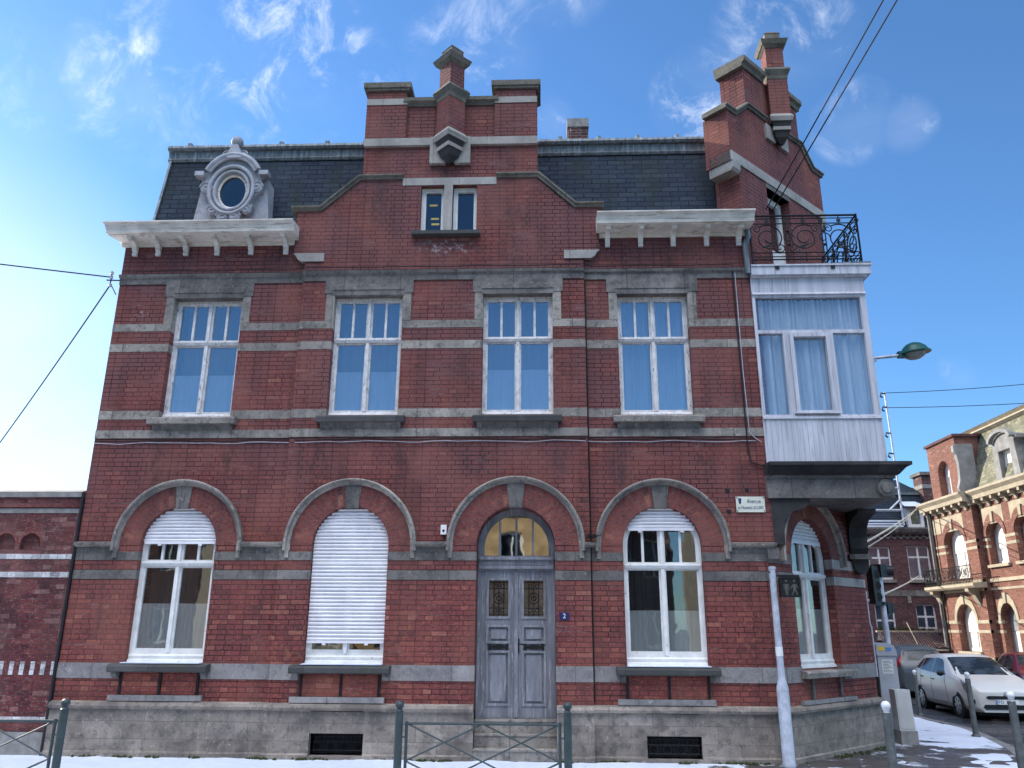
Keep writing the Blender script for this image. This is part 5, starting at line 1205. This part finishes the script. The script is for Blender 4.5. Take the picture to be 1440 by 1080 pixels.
for z in (12.8, 12.1, 10.8, 9.8): MB().tube([(16.8, 26.55, z), (16.6, 26.55, z+.03), (16.55, 26.55, z-.12), (16.65, 26.55, z-.2)], .04, 6).obj('insulator_hook', M['iron'], t)

# tiled lean-to beside the right house
t = thing('garden_shed', 'low lean-to with dark pantiles between two pale rails and plants along its top', 'shed', (15, 22.5, G0), based=True)
TF = Fr(13.6, 22, 0)
MB().extr(TF, [(0, 1.02), (-.9, 1.62), (-.9, 1.52), (0, .92)], 0, 2.35).obj('pantile_roof', M['slate'], t)
m = MB()
for k in range(24): m.tube([TF.P(.05+k*.098, 1.05, .0), TF.P(.05+k*.098, 1.64, -.9)], .03, 6)
m.obj('tile_rolls', M['brick_chim'], t)
MB().box(TF, -.05, 2.38, 1.62, 1.69, -1.0, -.88).obj('rail', M['stone_sun'], t); MB().box(TF, -.05, 2.38, .93, 1.0, -.04, .06).obj('rail', M['stone_sun'], t)
MB().box(TF, 0, 2.35, G0-.3, .92, -1.0, -.05).obj('shed_wall', M['brick_back'], t)
MB().tube([TF.P(1.2, .9, .08), TF.P(1.12, 2.0, -.7)], .018, 6).obj('cane', M['stone_sun'], t)
random.seed(5); m = MB()
for k in range(260):
    s = random.uniform(0, 2.3); p = TF.P(s, 1.69, -.94); q = p+Vector((random.uniform(-.08, .08), random.uniform(-.1, .1), random.uniform(.05, .20)))
    m._add([p+Vector((-.012, 0, 0)), p+Vector((.012, 0, 0)), q], [(0, 1, 2)])
m.obj('plants', M['moss'], t)['kind'] = 'stuff'

# ------------------------------------------------------------------ cars
def catm(tab, x):
    """smooth interpolation through [(x, value or tuple)...]"""
    n = len(tab)
    if x <= tab[0][0]: return tab[0][1]
    if x >= tab[-1][0]: return tab[-1][1]
    i = max(k for k in range(n-1) if tab[k][0] <= x)
    x0, x1 = tab[i][0], tab[i+1][0]; t = (x-x0)/(x1-x0)
    p1, p2 = tab[i][1], tab[i+1][1]
    def sl(a, b): return (tab[b][1]-tab[a][1])/(tab[b][0]-tab[a][0]) if b != a else 0
    m1 = sl(max(i-1, 0), i+1)*(x1-x0); m2 = sl(i, min(i+2, n-1))*(x1-x0)
    lo, hi = min(p1, p2), max(p1, p2); h = hi-lo
    v = (2*t**3-3*t*t+1)*p1+(t**3-2*t*t+t)*m1+(-2*t**3+3*t*t)*p2+(t**3-t*t)*m2
    return min(max(v, lo-h*.12), hi+h*.12)
TOP = [(0, .66), (.08, .76), (.35, .87), (.85, .98), (1.02, 1.02), (1.4, 1.22), (1.85, 1.43), (2.3, 1.49), (3.2, 1.45), (3.7, 1.37), (3.93, 1.02), (4.02, .90), (4.06, .72)]
BELT = [(0, .60), (.08, .68), (.35, .80), (.85, .90), (1.2, .93), (2.3, .96), (3.2, 1.0), (3.7, 1.03), (3.95, .96), (4.06, .66)]
WB = [(0, .60), (.05, .67), (.15, .735), (.4, .80), (.85, .835), (2.2, .845), (3.4, .83), (3.8, .78), (3.98, .72), (4.06, .66)]
WR = [(0, .54), (.1, .60), (.4, .68), (.85, .72), (1.02, .71), (1.4, .64), (1.85, .575), (2.3, .585), (3.2, .575), (3.7, .55), (3.95, .62), (4.06, .58)]
def car_surf(y, v, k=(1, 1, 1)):
    zt_, zb, wb, wr = catm(TOP, y), catm(BELT, y), catm(WB, y), catm(WR, y)
    low = .20
    pts = [(0, (wb*.88, low)), (.5, (wb*.965, low+.07)), (1, (wb*.985, low+(zb-low)*.30)), (2, (wb, low+(zb-low)*.62)), (2.6, (wb*.992, low+(zb-low)*.86)), (3, (wb*.965, zb)),
           (4, (wr*1.03+.01, zb+(zt_-zb)*.83)), (4.4, (wr*.95, zb+(zt_-zb)*.945)), (5, (wr*.78, zt_-(zt_-zb)*.012-.006)), (6, (wr*.4, zt_-.003)), (7, (0, zt_))]
    x = catm([(a, b[0]) for a, b in pts], v); z = catm([(a, b[1]) for a, b in pts], v)
    return Vector((x*k[0], y*k[1], z*k[2]))
def make_car(name, paint, lab, loc, rz, k=(1, 1, 1), detail=True):
    t = thing(name, lab, 'car', loc); t.rotation_euler = (0, 0, R(rz))
    YSS = [0, .02, .05, .1, .16, .25, .35]+[.35+i*.0875 for i in range(1, 42)]+[4.04, 4.06]
    VSS = [0, .25, .5, .75, 1, 1.35, 1.7, 2, 2.3, 2.6, 2.8, 3, 3.25, 3.5, 3.75, 4, 4.2, 4.4, 4.7, 5, 5.5, 6, 6.5, 7]
    S = lambda y, v, sg=1, off=0.: _off(y, v, sg, off)
    def _off(y, v, sg, off):
        p = car_surf(y, v, k)
        if off:
            a = car_surf(y+.02, v, k)-car_surf(y-.02, v, k); b = car_surf(y, min(v+.04, 7), k)-car_surf(y, max(v-.04, 0), k)
            n = b.cross(a); n = n.normalized() if n.length > 1e-9 else Vector((0, 0, 1))
            if n.x < 0 and v < 6: n = -n
            if v >= 6 and n.z < 0: n = -n
            p = p+n*off
        return Vector((p.x*sg, p.y, p.z))
    m = MB(); V = []; F = []
    nv = len(VSS)
    for y in YSS:
        V += [S(y, v, -1) for v in VSS[:-1]]+[S(y, v, 1) for v in VSS[::-1]]
    w = 2*nv-1
    for i in range(len(YSS)-1): F += [(i*w+j, i*w+j+1, (i+1)*w+j+1, (i+1)*w+j) for j in range(w-1)]
    F += [tuple(range(w)), tuple(range((len(YSS)-1)*w, len(YSS)*w))[::-1]]
    F += [(i*w, (i+1)*w, (i+1)*w+w-1, i*w+w-1) for i in range(len(YSS)-1)]
    m._add(V, F); body = m.obj('body', paint, t, True)
    def patch(nm, mat, ya, yb, va, vb, sides=(-1, 1), off=.006, n=14, nvv=8, par=None):
        for sg in sides:
            q = MB(); vv = []
            for j in range(nvv+1):
                v = va+(vb-va)*j/nvv; y0, y1 = ya(j/nvv), yb(j/nvv)
                vv += [S(y0+(y1-y0)*i/n, v, sg, off) for i in range(n+1)]
            q._add(vv, [(j*(n+1)+i, j*(n+1)+i+1, (j+1)*(n+1)+i+1, (j+1)*(n+1)+i) for j in range(nvv) for i in range(n)])
            q.obj(nm, mat, par or t, True)
    L = lambda a, b: (lambda u: a+(b-a)*u)
    # windscreen and rear window span both sides
    def span(nm, y0, y1, vlo, mat):
        q = MB(); vv = []; n = 20; nn = 12
        for i in range(n+1):
            y = y0+(y1-y0)*i/n
            for j in range(2*nn+1):
                a = (j-nn)/nn; vv.append(S(y, 7-(7-vlo)*abs(a), -1 if a < 0 else 1, .006))
        q._add(vv, [(i*(2*nn+1)+j, i*(2*nn+1)+j+1, (i+1)*(2*nn+1)+j+1, (i+1)*(2*nn+1)+j) for i in range(n) for j in range(2*nn)])
        return q.obj(nm, mat, t, True)
    span('windscreen', 1.00, 1.82, 4.32, M['car_glass_opaque']); span('rear_window', 3.73, 3.91, 4.4, M['car_glass_opaque'])
    patch('side_window', M['car_glass_opaque'], L(1.42, 1.93), L(2.38, 2.38), 3.12, 3.92)
    patch('side_window', M['car_glass_opaque'], L(2.46, 2.46), L(3.25, 3.18), 3.12, 3.90)
    patch('side_window', M['car_glass_opaque'], L(3.30, 3.24), L(3.62, 3.36), 3.16, 3.86)
    patch('headlight', M['headlamp'], L(.10, .16), L(.30, .66), 2.25, 3.6, off=.008)
    patch('tail_light', M['lamp_red'], L(3.84, 3.80), L(3.98, 3.90), 2.6, 4.2, off=.008)
    m = MB()
    for sg in (-1, 1):
        for y, va, vb in ((1.42, .7, 3.0), (2.42, .7, 3.9), (3.22, 1.2, 3.0)): m.tube([S(y+(.06*(j/8-.5) if y < 2 else 0), va+(vb-va)*j/8, sg, .001) for j in range(9)], .005, 4)
        m.tube([S(1.42+i*.3, .62, sg, .001) for i in range(7)], .005, 4)
        m.tube([S(.45+i*.06, 3.9, sg, .001) for i in range(10)], .004, 4)
    m.obj('panel_gap', M['dark'], body)
    for sg in (-1, 1):
        for y in (2.28, 3.10): MB().tube([S(y-.10, 2.55, sg, .012), S(y, 2.56, sg, .022), S(y+.08, 2.55, sg, .012)], .013, 6).obj('door_handle', M['black_plastic'], t)
        c = S(1.47, 3.12, sg, .0)
        MB().lathe(c+Vector((sg*.12, -.02, .05)), [(.001, -.09), (.05, -.075), (.075, 0), (.05, .075), (.001, .09)], 14, 'x', .8, 1.).obj('wing_mirror', M['black_plastic'], t, True)
        for y in (.80, 3.31):
            x = car_surf(y, 1., k).x; r = .295
            cy = y*k[1]
            MB().lathe((sg*(x-.12), cy, r), [(.335, -.13), (.335, .122)], 32, 'x').obj('wheel_arch', M['dark'], t)
            wl = MB().lathe((sg*(x-.09), cy, r), [(.20, -.09*1), (.27, -.10), (r, -.07), (r, .07), (.27, .10), (.205, .105)], 32, 'x', cap=False).obj('wheel', M['tyre'], t, True)
            q = MB()
            for a in range(7):
                th = a*2*math.pi/7; d = Vector((0, math.cos(th), math.sin(th))); e = Vector((0, -math.sin(th), math.cos(th))); c = Vector((sg*(x+.0), cy, r))
                ox = Vector((sg*.022, 0, 0))
                q._add([c+d*.03-e*.03+ox, c+d*.03+e*.03+ox, c+d*.20+e*.045+ox*.6, c+d*.20-e*.045+ox*.6], [(0, 1, 2, 3)])
            q.lathe((sg*(x+.01), cy, r), [(.18, -.01), (.205, .0), (.21, .012), (.185, .014)], 28, 'x', cap=False); q.lathe((sg*(x+.012), cy, r), [(.04, 0), (.035, .016), (.001, .018)], 14, 'x')
            q.obj('rim', M['rim'], wl)
            MB().lathe((sg*(x-.0), cy, r), [(.20, -.01), (.20, .004)], 24, 'x').obj('brake_shadow', M['dark'], wl)
    FF = Fr(0, -.003, 0)
    g = MB().plate(FF, [(-.42, .50), (.42, .50), (.46, .55), (.40, .575), (-.40, .575), (-.46, .55)], (), -.02, .012).obj('grille', M['black_plastic'], t)
    MB().plate(FF, [(-.50, .27), (.50, .27), (.55, .32), (.50, .375), (-.50, .375), (-.55, .32)], (), -.02, .012).obj('lower_grille', M['black_plastic'], t)
    MB().lathe((0, -.004, .625), [(.045, 0), (.05, .012), (.03, .016)], 18, 'y').obj('badge', M['rim'], t)
    if detail:
        p = MB().plate(FF, rect(-.26, .26, .385, .49), (), .0, .022).obj('number_plate', M['white_paint'], t)
        MB().plate(FF, rect(-.258, -.215, .388, .487), (), .022, .024).obj('plate_band', M['sky_blue'], p)
        MB().text('FD 729', FF, -.035, .437, .0235, .098, .002, .33).obj('plate_text', M['dark'], p)
        for sg in (-1, 1):
            MB().lathe(S(.10, 1.6, sg, -.01), [(.05, 0), (.045, .03)], 14, 'y').obj('fog_lamp', M['black_plastic'], t)
        m = MB()
        for a, b in ((-.50, .02), (.08, .58)): m.tube([S(1.05, 6.2, -1, .012) if a < 0 else S(1.05, 6.6, 1, .012), S(1.16, 5.2, 1 if a > 0 else -1, .012)], .008, 5)
        m.obj('wiper', M['black_plastic'], t)
    MB().box(ID, -.62*k[0], .62*k[0], .12, .22, -3.9*k[1], -.12).obj('underbody', M['dark'], t)
    return t
def opaque_glass():
    m, nt, out = newmat('tinted_car_glass')
    n = objn(nt, 2.0, 3, .6)
    col = mixc(nt, maprange(nt, n, .42, .6), (.015, .018, .02), (.05, .06, .07))
    pbsdf(nt, out, col, .12, spec=.3); return m
M['car_glass_opaque'] = opaque_glass()
RZ = zt(14)-.13
make_car('parked_car', M['car_white'], 'white five door hatchback parked nose on beside the pavement', (11.18, 9.45, RZ), -5)
make_car('parked_car', M['car_dark'], 'dark grey tall car parked behind the white hatchback', (12.75, 20.3, RZ), 174, (1.02, 1.02, 1.10), False)
make_car('parked_car', M['car_red'], 'wine red car behind the white hatchback bonnet, by the sunlit house', (14.0, 11.9, RZ), -16, (1, 1, 1.0), False)

# ------------------------------------------------------------------ the far side of the street, seen only as reflections in the panes
def across(x0, x1, h, mat, roof, lab, dark_base=False, y=-24.):
    f = Fr(x1, y, 180); L = x1-x0
    t = thing('terraced_house', lab, 'house', ((x0+x1)/2, y-3, -.14), 'houses across the avenue', based=True)
    n = max(2, int(L/2.3)); wn = [(L*(k+.5)/n-.5, L*(k+.5)/n+.5, z, z+1.7) for k in range(n) for z in (.9, 4.1) if z+2 < h]
    MB().plate(f, rect(0, L, -.3, h), [rect(*w) for w in wn], -.4, 0).obj('front_wall', mat, t)
    for w in wn:
        c = (w[0]+w[1])/2
        o = MB().plate(f, rect(w[0]+.003, w[1]-.003, w[2]+.003, w[3]-.003), [rect(w[0]+.08, c-.04, w[2]+.08, w[3]-.08), rect(c+.04, w[1]-.08, w[2]+.08, w[3]-.08)], -.25, -.18).obj('window', M['wood_clean'], t)
        MB().box(f, w[0]+.02, w[1]-.02, w[2]+.02, w[3]-.02, -.24, -.23).obj('pane', M['car_glass_opaque'], o)
    MB().extr(f, [(-.2, h-.25), (.05, h-.2), (.30, h-.02), (.30, h+.1), (-.2, h+.1)], 0, L).obj('cornice', M['stone_sun'], t)
    MB().extr(f, [(0, h+.1), (-3.4, h+2.6), (-7, h+.1)], 0, L).obj('roof', roof, t)
across(-24, -15.4, 6.4, M['brick_chim'], M['slate'], 'dark sooty brick house across the avenue, mirrored at the far left')
across(-15.3, -8.2, 7.2, M['beige'], M['slate'], 'beige rendered house across the avenue, mirrored in the leftmost lower window')
across(2.75, 6.1, 6.9, M['brick_chim'], M['slate'], 'narrow dark brick house set back across the avenue between two pale ones', y=-27.)
across(-8.1, 2.6, 6.8, M['ochre'], M['slate'], 'ochre rendered house across the avenue, mirrored in the fanlight')
across(6.2, 15, 6.6, M['stone_sun'], M['slate'], 'cream stone house across the avenue, mirrored in the right lower window')
